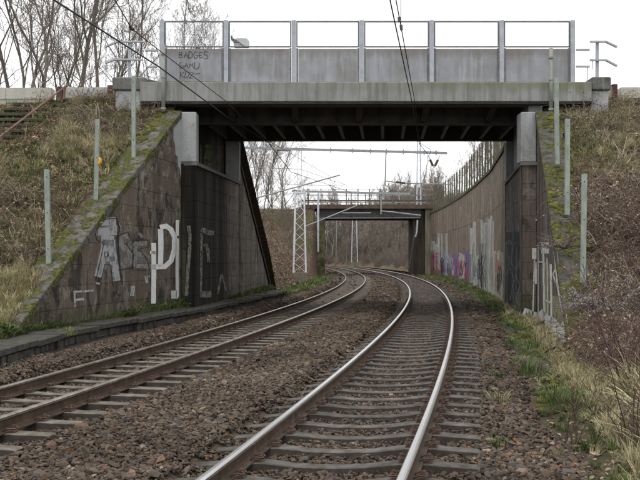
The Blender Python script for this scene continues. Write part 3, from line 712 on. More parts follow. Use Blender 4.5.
strokes(rw, pE, [([(541.5, 248), (548.7, 248)], 11), ([(543.3, 253), (544.6, 330)], 2.2), ([(550.7, 264), (551.7, 334)], 2.2), ([(556, 268), (553, 274), (556, 284)], 1.6), ([(558.5, 330), (563, 322), (565, 330)], 2), ([(539, 262), (543, 262)], 1.6), ([(545, 300), (551, 303)], 1.6), ([(555.5, 252), (556.5, 262), (558.5, 286), (562, 303), (565.5, 322), (566, 342)], 4),
                 ([(538, 313), (545, 320), (551, 322), (558, 331), (562, 333), (567, 340)], 11), ([(547, 258), (548, 324)], .9), ([(538.2, 247), (538.2, 315)], .9)], 'paint_white_worn', .0145, label='white painted stems and squares')
strokes(rw, pE, [([(547, 262), (547.5, 328)], 4.5), ([(556, 296), (557, 312), (561, 332)], 8)], 'paint_greenish', .0125)
strokes(ra, pF, [([(532, 253.5), (536.4, 253.5)], 11), ([(534.6, 259), (532.6, 320)], 1.4), ([(523.2, 312), (536, 317)], 9), ([(535.6, 262), (536, 284)], 2)], 'paint_white_worn', .0145)
strokes(ra, pD, [([(504.5, 262), (519, 262)], 60), ([(504.5, 296), (512, 299)], 12)], 'paint_black', .0145)
strokes(ra, pD, [([(505, 244), (522, 242)], 1.6), ([(507, 246), (507, 305)], 1.8), ([(512, 240), (513, 300)], 3), ([(517, 246), (516, 290), (521, 296)], 2.4), ([(505.5, 262), (510, 262)], 14), ([(519, 262), (522, 262)], 14), ([(513, 200), (513, 240)], 1.2)], 'paint_bluegrey', .018)
strokes(ra, pD, [([(506, 309), (513, 313), (521, 317)], 7)], 'paint_white_faded', .0145)

strokes(ra, pD, [([(505, 246), (509, 240), (513, 246), (511, 262), (515, 270), (520, 262), (521, 246)], 1.0), ([(506, 275), (510, 268), (514, 280), (510, 300)], .9), ([(515, 275), (520, 285), (516, 300), (521, 308)], 1.0)], 'paint_silver_thin', .020)
# ---- retaining wall beyond
rt = empty('retaining_wall', (6.8, 31.2, 0), label='long curved retaining wall right of the tracks with faded colourful graffiti', cat='wall')
def rtop(Y): return float(np.interp(Y, [31, 50, 85], [5.75, 6.0, 6.1]))
k = 0; RWS = []
for (a, b) in zip(RW[:-1], RW[1:]):
    L = math.dist(a, b); nseg = max(1, round(L/3.0))
    for i in range(nseg):
        p = (a[0]+(b[0]-a[0])*i/nseg, a[1]+(b[1]-a[1])*i/nseg); q = (a[0]+(b[0]-a[0])*(i+1)/nseg, a[1]+(b[1]-a[1])*(i+1)/nseg); RWS.append((p, q))
for i, (p, q) in enumerate(RWS):
    u = Vector((q[0]-p[0], q[1]-p[1], 0)); L = u.length; u /= L; n_ = Vector((u.y, -u.x, 0)); a = Vector((*p, 0)); b = Vector((*q, 0)); j = random.uniform(0, .012)
    zt0, zt1 = rtop(p[1]), rtop(q[1])
    zs = [(-.2, 1.9), (1.9, 3.9), (3.9, None)]
    for z0, z1 in zs:
        jj = -n_*(j+random.uniform(0, .006)); t0 = z1 or zt0; t1 = z1 or zt1
        mb = MB(); mb.prism([a+u*.012+jj+Vector((0, 0, z0+.008)), b-u*.004+jj+Vector((0, 0, z0+.008)), b-u*.004+jj+Vector((0, 0, t1-.008)), a+u*.012+jj+Vector((0, 0, t0-.008))], n_*.4)
        mb.build('panel', 'retaining_concrete', rt)
    mb = MB(); mb.prism([a-n_*.07+Vector((0, 0, zt0)), b-n_*.07+Vector((0, 0, zt1)), b+n_*.45+Vector((0, 0, zt1)), a+n_*.45+Vector((0, 0, zt0))], (0, 0, .14)); mb.build('coping_stone', 'cap_moss_right', rt)
    mb = MB(); mb.prism([a+n_*.03+Vector((0, 0, -.2)), b+n_*.03+Vector((0, 0, -.2)), b+n_*.03+Vector((0, 0, zt1-.02)), a+n_*.03+Vector((0, 0, zt0-.02))], n_*.3); mb.build('wall_core', 'dark_pier', rt)
def px_seg(px):
    for p, q in RWS:
        x0 = 320+850*p[0]/p[1]; x1 = 320+850*q[0]/q[1]
        if min(x0, x1) <= px <= max(x0, x1): return p, q
    return RWS[-1]
def rects(sts): return [([(x0, (ya0+yb0)/2), (x1, (ya1+yb1)/2)], (abs(yb0-ya0)+abs(yb1-ya1))/2) for x0, x1, ya0, yb0, ya1, yb1 in sts]
def bands(x0, x1, top, bot, nn, mat, jit=4, seed=1, dens=1.0, label=None, off=.016, wmin=.6, wmax=1.5):
    """vertical brush marks of one spray colour between two sloping edges"""
    rr = random.Random(seed); st = []
    for i in range(nn):
        x = x0+(x1-x0)*(i+rr.random())/nn
        if rr.random() > dens: continue
        t = (x-x0)/(x1-x0); ya = top[0]+(top[1]-top[0])*t+rr.uniform(-jit, jit); yb = bot[0]+(bot[1]-bot[0])*t-rr.uniform(0, jit)
        st.append(([(x, ya), (x+rr.uniform(-.3, .3), yb)], rr.uniform(wmin, wmax)*(x1-x0)/nn))
    strokes(rt, px_seg, st, mat, off, **({'label': label} if label else {}))
bands(471, 494, (226, 219), (284, 298), 11, 'paint_palewall', 4, 1, 1, 'tall patch of pale flaking paint', wmin=1.2, wmax=1.8)
bands(472, 493, (240, 250), (280, 295), 8, 'paint_teal', 8, 12, .7, off=.018)
bands(493, 503.5, (253, 252), (296, 306), 6, 'paint_cream', 2, 2, 1, wmin=1.2, wmax=1.7)
bands(494, 503, (256, 260), (275, 280), 4, 'paint_pink', 3, 22, .6, off=.019)
bands(446, 471, (253, 253), (273, 285), 13, 'paint_purple', 2, 3, .9)
bands(452, 470, (254, 255), (274, 283), 9, 'paint_pink', 4, 4, .45, off=.019)
bands(437.5, 448, (231, 236), (271, 277), 6, 'paint_palewall', 3, 5, .9)
bands(430.5, 437, (240, 244), (250, 255), 3, 'paint_palewall', 2, 6, .9)
bands(430.5, 438, (254, 254), (268, 271), 5, 'paint_pink', 2, 7, .9)
bands(448, 470, (256, 256), (274, 284), 9, 'paint_palewall', 3, 8, .35, off=.021)

# tangled tags over the lower part of the long wall
GL = {'a': [[(0, 1), (.3, 0), (.6, 1)], [(.1, .6), (.6, .55)]], 'o': [[(.3, 0), (0, .4), (.2, 1), (.6, .8), (.6, .2), (.3, 0)]], 's': [[(.7, .1), (.2, 0), (.1, .4), (.6, .6), (.5, 1), (0, .9)]], 'r': [[(0, 1), (.05, 0), (.6, .2), (.1, .5), (.7, 1)]],
      'k': [[(0, 0), (.05, 1)], [(.6, 0), (.05, .5), (.7, 1)]], 'e': [[(.6, .1), (.1, 0), (0, .5), (.5, .5), (0, .55), (.1, 1), (.7, .9)]], 't': [[(-.1, .1), (.7, 0)], [(.3, 0), (.3, 1.1)]], 'n': [[(0, 1), (.1, 0), (.5, 1), (.6, 0)]]}
def tags(x0, x1, yt, yb, mat, seed, cnt, wd=1.0, off=.022):
    rr = random.Random(seed); st = []
    for c in range(cnt):
        x = rr.uniform(x0, x1-3); t = (x-x0)/(x1-x0); top = yt[0]+(yt[1]-yt[0])*t; bot = yb[0]+(yb[1]-yb[0])*t; h = (bot-top)*rr.uniform(.35, .75); y = rr.uniform(top, bot-h); w_ = rr.uniform(3, 6)
        for l in GL[rr.choice('aosrketn')]:
            q = []
            for (ax, ay), (bx_, by_) in zip(l[:-1], l[1:]):
                for k in range(3): u_ = k/3; q.append((x+(ax+(bx_-ax)*u_)*w_+rr.uniform(-.15, .15), y+(ay+(by_-ay)*u_)*h+rr.uniform(-.3, .3)))
            q.append((x+l[-1][0]*w_, y+l[-1][1]*h)); st.append((q, wd*rr.uniform(.7, 1.2)))
        if rr.random() < .5: st.append(([(x+.2*w_, y+h*.8), (x+.2*w_, y+h*.8+rr.uniform(3, 8))], .35))
    strokes(rt, px_seg, st, mat, off)
tags(431, 446, (243, 247), (270, 276), 'paint_red', 1, 5, .8, .020); tags(431, 450, (250, 252), (270, 278), 'paint_skyblue', 2, 6, .7, .022)
tags(445, 471, (250, 250), (275, 286), 'paint_violet', 3, 10, 1.0, .024); tags(445, 471, (252, 252), (273, 284), 'paint_palewall', 4, 8, .8, .026); tags(452, 470, (254, 254), (276, 284), 'paint_red', 5, 5, .8, .028); tags(432, 470, (254, 256), (272, 282), 'paint_darkline', 6, 9, .5, .030)
tags(471, 494, (240, 245), (284, 298), 'paint_darkline', 7, 6, .5, .024); tags(473, 492, (262, 268), (282, 294), 'paint_teal', 8, 6, .9, .026); tags(494, 504, (256, 258), (290, 300), 'paint_orange', 9, 3, .8, .024); tags(494, 504, (262, 262), (292, 302), 'paint_teal', 10, 4, 1.0, .026); tags(494, 504, (258, 262), (292, 302), 'paint_darkline', 11, 4, .5, .028)
# fence on the retaining wall: every post its own piece
wf = empty('wall_fence', (6.9, 31.3, 5.8), label='tall post and wire fence along the top of the retaining wall', cat='fence')
pm = MB(); pm.box(-.05, .05, -.05, .05, 0, 2.15); pm.tube([(0, 0, 2.15), (-.06, 0, 2.32)], .02, 5); POST = pm.mesh('fence_post', 'post_brown')
acc = 0; pos = []
for p, q in RWS:
    L = math.dist(p, q); u = Vector((q[0]-p[0], q[1]-p[1], 0))/L; n_ = Vector((u.y, -u.x, 0))
    while acc < L: pos.append((Vector((*p, 0))+u*acc+n_*.2, math.atan2(u.y, u.x))); acc += 1.7
    acc -= L
for v, a in pos:
    z = rtop(v.y)+.12; o = link('fence_post', POST, wf); o.matrix_parent_inverse = wf.matrix_basis.inverted(); o.location = (v.x, v.y, z); o.rotation_euler = (random.uniform(-.02, .02), random.uniform(-.02, .02), a)
mb = MB()
for h in (.3, .75, 1.2, 1.65, 2.1): mb.tube([(v.x, v.y, rtop(v.y)+.12+h) for v, a in pos], .009, 3)
mb.build('fence_wire', 'post_brown', wf)

# ---- slab path on the left with its edge stones
sp = empty('slab_path', (-4.9, 13, 0), label='low platform of mossy dark slabs left of the tracks', cat='path')
def edge_pt(d):
    for a, b in zip(EDGE[:-1], EDGE[1:]):
        L = math.dist(a, b)
        if d <= L or b is EDGE[-1]: return Vector((a[0]+(b[0]-a[0])*d/L, a[1]+(b[1]-a[1])*d/L, 0)), Vector(((b[0]-a[0])/L, (b[1]-a[1])/L, 0))
        d -= L
tot = sum(math.dist(a, b) for a, b in zip(EDGE[:-1], EDGE[1:])); d = 0; rr = random.Random(4)
while d < tot-.3:
    l = rr.uniform(.9, 1.15); p, u = edge_pt(d); q, u2 = edge_pt(min(d+l, tot)); n_ = Vector((-u.y, u.x, 0)); z = .36+rr.uniform(-.018, .018); p2 = q-u*.012
    wd = .95+rr.uniform(-.05, .05)
    mb = MB(); t1, t2 = rr.uniform(-.012, .012), rr.uniform(-.012, .012)
    mb.prism([p+Vector((0, 0, z+t1)), p2+Vector((0, 0, z-t1)), p2+n_*wd+Vector((0, 0, z+t2)), p+n_*wd+Vector((0, 0, z+t2))], (0, 0, -.11)); mb.build('slab', 'slab_moss', sp, bevel=.012)
    for row in range(2):
        x = 0
        while x < l-.05:
            ll = min(rr.uniform(.22, .42), l-x); a = p+u*(x+.012)+n_*rr.uniform(.04, .08); b = p+u*(x+ll-.006)+n_*rr.uniform(.04, .08); z0 = -.06+row*.155+rr.uniform(-.01, .01)
            mb = MB(); mb.prism([a+Vector((0, 0, z0)), b+Vector((0, 0, z0)), b+Vector((0, 0, z0+.145)), a+Vector((0, 0, z0+.145))], n_*.3); mb.build('edge_stone', 'slab_moss', sp)
            x += ll
    d += l

# ---- concrete cable trough on the right
ct = empty('cable_trough', (*tp(6, 2.15), 0), label='half-buried line of grey cable trough covers in the right verge', cat='cable trough')
s = 9.5; rr = random.Random(8)
while s < 60:
    p = Vector((*tp(s, 2.02), 0)); q = Vector((*tp(s+.55, 2.02), 0)); u = (q-p).normalized(); n_ = Vector((u.y, -u.x, 0)); z = -.005+rr.uniform(-.012, .012)
    mb = MB(); mb.prism([p+Vector((0, 0, z)), q-u*.012+Vector((0, 0, z+rr.uniform(-.01, .01))), q-u*.012+n_*.42+Vector((0, 0, z+.01)), p+n_*.42+Vector((0, 0, z+.01))], (0, 0, -.12)); mb.build('trough_cover', 'slab_moss', ct, bevel=.01)
    s += .56

# ------------------------------------------------------------------ near bridge
nb = empty('road_bridge', (1.3, 24.7, 6.0), label='near road bridge with grey concrete panel parapet and mesh screens', cat='bridge')
mb = MB(); mb.prism([(-5.23, 24.7, 6.33), (7.9, 24.7, 6.33), (7.9, 24.7, 6.9), (-5.23, 24.7, 6.9)], (0, .75, 0)); mb.build('edge_beam', 'beam_concrete', nb, bevel=.015)
mb = MB(); mb.box(-5.2, 7.87, 24.76, 25.4, 6.28, 6.327); mb.build('drip_strip', 'dark_steel', nb)
mb = MB(); mb.box(-5.2, 7.8, 25.46, 31.6, 6.74, 6.88); mb.build('deck', 'dark_steel', nb)
mb = MB(); mb.box(-5.2, 7.8, 31.25, 31.9, 6.3, 6.86); mb.build('edge_beam', 'beam_concrete', nb)
def girder(y, z0=6.0, z1=6.73, x0=-4.3, x1=7.3, fl=.32):
    mb = MB(); mb.box(x0, x1, y-.015, y+.015, z0+.025, z1-.025); mb.box(x0, x1, y-fl/2, y+fl/2, z0, z0+.024); mb.box(x0, x1, y-fl/2, y+fl/2, z1-.024, z1); return mb.build('girder', 'dark_steel', nb)
girder(27.0); girder(30.7)
PX = [-4.63, -2.75, -.77, 1.22, 3.27, 5.32, 7.40]
x = -4.2
st = MB().box(-.012, .012, -.13, -.016, 6.026, 6.70).mesh('stiffener', 'dark_steel')
allx = []
for a, b in zip(PX[:-1], PX[1:]): allx += [a+(b-a)*k/3 for k in (0, 1, 2)]
for i, x in enumerate(allx[1:]):
    if min(abs(x-p) for p in PX) < .05:
        br = MB(); br.prism([(x-.10, 26.98, 6.05), (x-.10, 26.98, 6.7), (x-.10, 25.5, 6.72), (x-.10, 25.5, 6.58)], (.20, 0, 0)); br.build('bracket', 'dark_steel', nb)
    else:
        o = link('stiffener', st, nb); o.matrix_parent_inverse = nb.matrix_basis.inverted(); o.location = (x, 27.0, 0)
cb = MB(); cb.box(-.055, .055, 0, 3.3, 6.045, 6.062); cb.box(-.008, .008, 0, 3.3, 6.06, 6.72); CB = cb.mesh('cross_beam', 'frame_steel')
for i in range(16):
    x = -3.6+i*.70; o = link('cross_beam', CB, nb); o.matrix_parent_inverse = nb.matrix_basis.inverted(); o.location = (x, 27.2, 0); o.rotation_euler = (0, 0, -.0765)
# parapet
pp = MB(); pp.box(-.065, .065, -.05, .0, 0, 1.84); pp.box(-.012, .012, .0, .10, 0, 1.84); pp.box(-.065, .065, .10, .13, 0, 1.84); pp.box(-.10, .10, -.055, .14, 0, .02); PP = pp.mesh('parapet_post', 'galvanised')
Yp = 24.92
for x in PX:
    o = link('parapet_post', PP, nb); o.matrix_parent_inverse = nb.matrix_basis.inverted(); o.location = (x, Yp, 6.902)
for i, (a, b) in enumerate(zip(PX[:-1], PX[1:])):
    mb = MB(); x0, x1 = a+.135, b-.135
    mb.box(x0, x1, Yp+.0, Yp+.05, 6.955, 7.915); mb.build('parapet_panel', 'panel_concrete', nb)
    for q0, q1, z0, z1 in ((a+.075, x0-.006, 6.92, 7.93), (x1+.006, b-.075, 6.92, 7.93)): mb = MB(); mb.box(q0, q1, Yp-.01, Yp+.06, z0, z1); mb.build('panel_frame', 'frame_steel', nb)
    mb = MB(); fx0, fx1 = a+.075, b-.075
    mb.box(fx0, fx1, Yp-.01, Yp+.02, 8.69, 8.73); mb.box(fx0, fx1, Yp-.01, Yp+.02, 7.955, 7.99)
    mb.box(fx0, fx0+.035, Yp-.01, Yp+.02, 7.99, 8.69); mb.box(fx1-.035, fx1, Yp-.01, Yp+.02, 7.99, 8.69)
    fr = mb.build('screen_frame', 'frame_steel', nb)
    mb = MB(); x = fx0+.06
    while x < fx1-.05: mb.box(x-.0022, x+.0022, Yp+.004, Yp+.0062, 7.985, 8.70); x += .05
    z = 8.02
    while z < 8.69: mb.box(fx0+.03, fx1-.03, Yp+.0064, Yp+.0085, z-.0022, z+.0022); z += .05
    o = mb.build('wire_mesh', 'mesh_wire', fr, kind='stuff')
# tag on the first panel
def ppanel(px): return ((-4.6, Yp), (-2.8, Yp))
def letters(txt, x0, y0, h, wd, gap=1.5):
    G_ = {'B': [[(0, 1), (0, 0), (.7, .1), (.6, .45), (0, .5), (.8, .6), (.75, .95), (0, 1)]], 'A': [[(0, 1), (.4, 0), (.8, 1)], [(.1, .6), (.7, .6)]], 'D': [[(0, 0), (0, 1), (.6, .9), (.8, .5), (.6, .1), (0, 0)]],
          'G': [[(.8, .1), (.3, 0), (0, .5), (.3, 1), (.8, .9), (.8, .5), (.4, .5)]], 'E': [[(.8, .05), (.2, .1), (0, .5), (.2, .95), (.8, .95)], [(.05, .5), (.6, .5)]], 'S': [[(.8, .05), (.2, 0), (.1, .4), (.7, .55), (.7, .95), (0, 1)]],
          'M': [[(0, 1), (.1, 0), (.45, .6), (.8, 0), (.95, 1)]], 'U': [[(0, 0), (.05, .9), (.5, 1), (.75, .8), (.8, 0)]], 'K': [[(0, 0), (0, 1)], [(.75, 0), (0, .5), (.85, 1)]], 'O': [[(.4, 0), (0, .5), (.4, 1), (.8, .5), (.4, 0)]],
          'Z': [[(0, 0), (.8, 0), (0, 1), (.8, 1)]], '-': [[(0, .5), (1.6, .35)]]}
    out = []; rj = random.Random(len(txt)+int(y0))
    for c in txt:
        sl_ = rj.uniform(-.15, .25); k_ = rj.uniform(.85, 1.2); dy = rj.uniform(-.5, .5)
        for l in G_.get(c, []):
            q = []
            for a_, b_ in zip(l[:-1], l[1:]):
                for t_ in (0, .5): q.append((a_[0]+(b_[0]-a_[0])*t_+rj.uniform(-.08, .08), a_[1]+(b_[1]-a_[1])*t_+rj.uniform(-.07, .07)))
            q.append(l[-1]); out.append(([(x0+(px-sl_*(py-.5))*h*.8*k_, y0+dy+py*h*k_) for px, py in q], wd*rj.uniform(.6, .95)))
        x0 += h*.75*.8+gap
    return out
strokes(nb, ppanel, letters('BADGES', 179, 52, 6, .8, 1.3)+letters('GAMU', 179, 62.5, 6, .8, 1.6)+letters('KUZ-', 180.5, 72, 5.5, .75, 1.2), 'paint_darkline', .003, label='scrawled black writing')

# drain pipes standing in front of the beam ends
def pipe(px, z0, z1, lab, y=24.6):
    x = (px-320)/850*y; mb = MB(); mb.tube([(x, y, z0), (x, y, z1)], .055, 10); t = mb.build('drain_pipe', 'pipe_grey', smooth=True, label=lab, cat='pipe')
    for zz in (z0+.06, (z0+z1)/2, z1-.3): q = MB(); q.tube([(x, y, zz), (x, y, zz+.05)], .075, 10); q.build('pipe_clamp', 'pipe_grey', t)
pipe(163.3, 6.02, 7.95, 'vertical grey pipe in front of the left end of the beam')
pipe(551, 6.0, 7.85, 'vertical grey-green pipe in front of the right end of the beam')

# small grey box on the screen
bx = empty('junction_box', (-2.4, 25.05, 7.97), label='small pale grey plastic box behind the mesh screen above the second panel', cat='box')
mb = MB(); mb.prism([(-2.53, 25.02, 7.98), (-2.09, 25.02, 7.98), (-2.09, 25.02, 8.18), (-2.16, 25.02, 8.26), (-2.47, 25.02, 8.26), (-2.56, 25.02, 8.18)], (0, .14, 0)); mb.build('casing', 'plastic_grey', bx, bevel=.02)
mb = MB(); mb.tube([(-2.62, 25.0, 8.33), (-2.57, 24.99, 8.2), (-2.50, 24.99, 8.16), (-2.38, 24.99, 8.12), (-2.28, 24.99, 8.03), (-2.2, 24.99, 8.0)], [.012, .05, .05, .018, .016, .01], 6); mb.build('cable', 'wire_black', bx)

# end pillars with their dark caps, and the small guard railings
def pillar(x0, x1, z0, zc, zt, cx0, cx1, lab, ymid=24.85):
    t = empty('end_pillar', ((x0+x1)/2, ymid, z0), label=lab, cat='pillar')
    mb = MB(); mb.box(x0, x1, ymid-.05, ymid+.7, z0, zc); mb.build('shaft', 'pale_concrete', t, bevel=.02)
    mb = MB(); mb.box(cx0, cx1, ymid-.12, ymid+.78, zc+.002, zt); mb.build('capstone', 'block_concrete', t, bevel=.04)
pillar(-5.97, -5.24, 5.3, 6.66, 7.05, -6.05, -5.06, 'pale end pillar with dark capstone left of the bridge')
pillar(7.92, 8.42, 5.6, 6.66, 7.06, 7.91, 8.48, 'pale end pillar with dark capstone right of the bridge')
mb = MB(); mb.prism([(-5.06, 25.0, 6.9), (-4.66, 25.0, 6.9), (-4.8, 25.0, 6.98), (-5.06, 25.0, 7.05)], (0, .6, 0)); mb.build('stone_fillet', 'block_concrete', kind='thing', label='dark rounded stone wedge between the left pillar and the beam', cat='stone')
def railing(pts_top, pts_low, posts, lab, y=25.1, thin=None):
    t = empty('guard_railing', (posts[0][0] if posts else pts_top[0][0], y, 7.0), label=lab, cat='railing')
    for pts in (pts_top, pts_low):
        mb = MB()
        for a, b in zip(pts[:-1], pts[1:]): mb.bar((a[0], y, a[1]), (b[0], y, b[1]), .08, .05)
        mb.build('rail', 'galvanised', t)
    for x, z0, z1, wd in posts: mb = MB(); mb.box(x-wd/2, x+wd/2, y+.045, y+.045+wd, z0, z1); mb.build('post', 'galvanised', t)
def pz(x, y, Y=25.1): return ((x-320)/850*Y, EYE+(257.3-y)/850*Y)
railing([pz(105, 47), pz(117, 41.8), pz(144, 41.8)], [pz(105, 63), pz(115, 59.5), pz(143, 59.8)], [(pz(129, 0)[0], 7.0, pz(0, 42.5)[1], .08), (pz(105.5, 0)[0], 6.6, pz(0, 47.5)[1], .025)], 'bent two-rail grey railing on the left end pillar')
railing([pz(146, 50.5), pz(157, 50.5)], [pz(146, 67), pz(157, 67)], [(pz(146.5, 0)[0], 6.95, pz(0, 50)[1], .02)], 'short pair of grey rails joined to the left end of the parapet')
railing([pz(617, 47), pz(606, 41.8), pz(590, 41.8)], [pz(617, 66), pz(606, 60.2), pz(590, 60.2)], [(pz(598, 0)[0], 7.0, pz(0, 42.5)[1], .08), (pz(593, 0)[0], pz(0, 69)[1], pz(0, 60)[1], .02)], 'bent two-rail grey railing on the right end pillar')
railing([pz(576, 49.8), pz(589.5, 49.8)], [pz(576, 66.5), pz(589.5, 66.5)], [(pz(588, 0)[0], 6.95, pz(0, 66.5)[1], .02)], 'short pair of grey rails joined to the right end of the parapet')

# low walls beside the road, dark red posts
def low_wall(x0, x1, z0, z1, y, n, lab, step=0.0):
    t = empty('road_wall', ((x0+x1)/2, y, z0), label=lab, cat='wall'); d = (x1-x0)/n
    for i in range(n):
        a, b = x0+d*i+.008, x0+d*(i+1)-.008; dz = step*i
        mb = MB(); mb.box(a, b, y, y+.28, z0-.3, z1-.34+dz); mb.build('panel', 'parapet_wall_concrete', t)
        mb = MB(); mb.box(a, b, y-.03, y+.31, z1-.337+dz, z1+dz); mb.build('coping_panel', 'beam_concrete' if i == 99 else 'parapet_wall_concrete', t)
    return t
lwall = low_wall(-12.4, -8.2, 6.3, 6.98, 26.0, 3, 'pale low concrete wall left of the steps', 0.0)
lw2 = low_wall(-7.95, -6.35, 6.25, 7.0, 26.0, 1, 'pale low concrete wall with blue graffiti beside the left pillar')
strokes(lw2, lambda px: ((-8, 25.97), (-6, 25.97)), [([(69, 95), (72, 89), (75, 96)], 1.1), ([(76, 89.5), (79, 96), (82, 89), (84, 98)], 1.3), ([(82, 92), (86, 95), (89, 88.5)], 1.6), ([(76, 96), (90, 96.5)], 1.6), ([(87, 90), (92, 93), (94, 88)], 1.1), ([(84, 97), (90, 101)], 1.2), ([(97, 90), (98, 94)], 1)], 'paint_blue', .006, label='blue painted scrawl')
rwall = low_wall(8.55, 9.0, 6.3, 7.0, 25.9, 1, 'short stub of pale wall left of the right red post')
rwall2 = low_wall(9.2, 14.6, 6.4, 7.0, 26.0, 4, 'pale low concrete wall running off from the right red post')
def red_post(px, y0, y1, lab, Y=25.85):
    x, z0 = pz(px, y1, Y); _, z1 = pz(px, y0, Y); mb = MB(); mb.box(x-.075, x+.075, Y-.07, Y-.05, z0-.3, z1); mb.box(x-.075, x+.075, Y+.05, Y+.07, z0-.3, z1); mb.box(x-.01, x+.01, Y-.0499, Y+.0499, z0-.3, z1)
    mb.box(x-.074, x+.074, Y-.0499, Y+.0499, z1-.02, z1-.001); mb.build('steel_post', 'rust_red', label=lab, cat='post')
red_post(60.3, 87, 110, 'dark red steel post at the top of the steps'); red_post(110.3, 85.5, 112, 'dark red steel post beside the left end pillar'); red_post(614.3, 84.5, 105, 'dark red steel post right of the bridge')

# steps with handrail
stp = empty('embankment_steps', (-8.4, 25.3, 6.3), label='dark worn steps climbing the left slope to the road', cat='steps')
hx = [(46, 107), (43, 110.5), (37.5, 115), (31, 120), (27, 125), (24, 130), (20, 136), (16, 143), (12, 150), (8, 158)]
for i in range(11):
    Y = 25.55-.33*i; z = min(.56+.63*(Y-16.1)+.05, 6.42); cx = -8.15-.33*i*.62; wd = 1.5
    cx = -7.95-.17*i
    mb = MB(); mb.box(cx-wd/2-.2, cx+wd/2, Y-.12, Y+.26, z-.07, z+.02); mb.build('tread', 'wood_step', stp, bevel=.015)
    mb = MB(); mb.box(cx-wd/2-.2, cx+wd/2, Y-.04, Y, z-.32, z-.072); mb.build('riser', 'step_dark', stp)
hr = empty('handrail', (-7.9, 25.3, 6.3), label='rusty pinkish handrail slanting down beside the steps', cat='railing')
P_ = lambda px, py, Y: Vector(((px-320)/850*Y, Y, EYE+(257.3-py)/850*Y))
top = P_(68, 84.3, 25.4); low = P_(-14, 147.5, 22.2)
mb = MB(); mb.tube([top, low], .028, 8); mb.build('rail', 'rail_paint', hr)
mb = MB(); mb.tube([top, P_(65.5, 87, 25.4), P_(63.5, 98, 25.4), P_(62.8, 112, 25.4)], .028, 6); mb.build('post', 'rail_paint', hr)
mb = MB(); mb.tube([P_(33.5, 107, 24.2), P_(32.5, 132, 24.2)], .032, 6); mb.build('post', 'mossy_pier', hr)
mb = MB(); mb.tube([P_(1, 136, 22.9), P_(1, 160, 22.9)], .032, 6); mb.build('post', 'mossy_pier', hr)

# ------------------------------------------------------------------ pale green fence posts along the copings
fp = MB(); fp.box(-.05, -.042, -.03, .035, -.2, 1.96); fp.box(.042, .05, -.03, .035, -.2, 1.96); fp.box(-.0418, .0418, -.03, -.022, -.2, 1.96); FPm = fp.mesh('post_channel', 'fence_green')
hm = MB().tube([(0, -.034, 0), (0, -.029, 0)], .011, 8).mesh('bolt_hole', 'hole_dark')
FP = [(-5.68, 17.8, 1.68, 0, 'pale green steel fence post, lowest on the left coping'), (-5.33, 20.2, 3.12, .3, 'pale green steel fence post, middle one on the left coping'), (-4.84, 22.1, 4.55, -.2, 'pale green steel fence post on the left coping nearest the bridge'),
      (5.93, 21.25, 4.33, .25, 'short pale green fence post on the right coping nearest the bridge'), (5.54, 19.05, 2.95, .1, 'pale green fence post, middle one on the right coping'), (5.23, 16.9, 1.5, -.1, 'pale green fence post, lowest on the right coping')]
for x, y, z, rz, lab in FP:
    t = empty('fence_post', (x, y, z), rz, label=lab, cat='fence post', group='pale green fence posts along the wing walls')
    t.rotation_euler = (random.uniform(-.03, .03), random.uniform(-.022, .022), rz)
    link('post_channel', FPm, t)
    for zz in (.3, 1.05, 1.8): link('bolt_hole', hm, t, (0, 0, zz))
mb = MB(); x, y, z = P_(99.3, 161, 20.1); mb.tube([(x-.03, y, z-.09), (x-.01, y, z-.07), (x+.02, y, z-.03), (x+.025, y, z+.03), (x+.0, y, z+.09)], [.01, .035, .042, .038, .012], 7)
mb.build('plastic_tag', 'tag_orange', label='small orange-yellow scrap of plastic hanging on the middle left fence post', cat='scrap')

# ------------------------------------------------------------------ catenary
def lattice(base, H, w0, w1, lab, mat='pale_steel', n=9, leg=.07, dw=.035, depth=None):
    t = empty('catenary_mast', base, label=lab, cat='catenary mast'); b = Vector(base)
    def c(k, z): 
        q = (w0+(w1-w0)*z/H)/2; dq = q*(depth or 1); return b+Vector(((-q, q, q, -q)[k], (-dq, -dq, dq, dq)[k], z))
    for k in range(4): mb = MB(); mb.bar(c(k, 0), c(k, H), leg, leg, (1, 0, 0)); mb.build('leg', mat, t)
    for f in range(4):
        mb = MB()
        for i in range(n): 
            a, d = (f, (f+1) % 4) if i % 2 else ((f+1) % 4, f); mb.bar(c(a, H*i/n), c(d, H*(i+1)/n), dw, dw*.5, (1, 0, 0))
        mb.build('lacing', mat, t)
    mb = MB(); mb.box(b.x-w0*.62, b.x+w0*.62, b.y-w0*.62, b.y+w0*.62, b.z-.6, b.z-.002); mb.build('footing', 'far_concrete', t)
    return t
Ym = 55
m1 = lattice(P_(299.8, 272.5, Ym), 5.25, .80, .55, 'white lattice catenary mast left of the tracks between the two bridges', mat='mast_white', n=8, leg=.10, dw=.055)
b_ = P_(299.8, 192.0, Ym)
for sx in (-.13, .13): mb = MB(); mb.bar(b_+Vector((sx, 0, -.1)), b_+Vector((sx*.8, 0, 2.8)), .045, .045, (1, 0, 0)); mb.build('upper_leg', 'mast_white', m1)
mb = MB()
for k in range(7): mb.bar(b_+Vector((-.12 if k % 2 else .12, 0, .4*k)), b_+Vector((.12 if k % 2 else -.12, 0, .4*k+.4)), .02, .012, (1, 0, 0))
mb.build('upper_lacing', 'mast_white', m1)
mb = MB(); mb.box(b_.x-.42, b_.x+.42, b_.y-.3, b_.y+.3, b_.z-.12, b_.z+.0); mb.build('head_plate', 'mast_white', m1)
boom = empty('catenary_boom', P_(299.8, 149.5, Ym-.4), label='long horizontal grey boom spanning the tracks from the lattice mast', cat='catenary boom')
a, b = P_(236, 147.6, Ym-.4), P_(447, 153, Ym+.2); mb = MB(); mb.bar(a, b, .13, .15); mb.build('beam', 'boom_grey', boom)
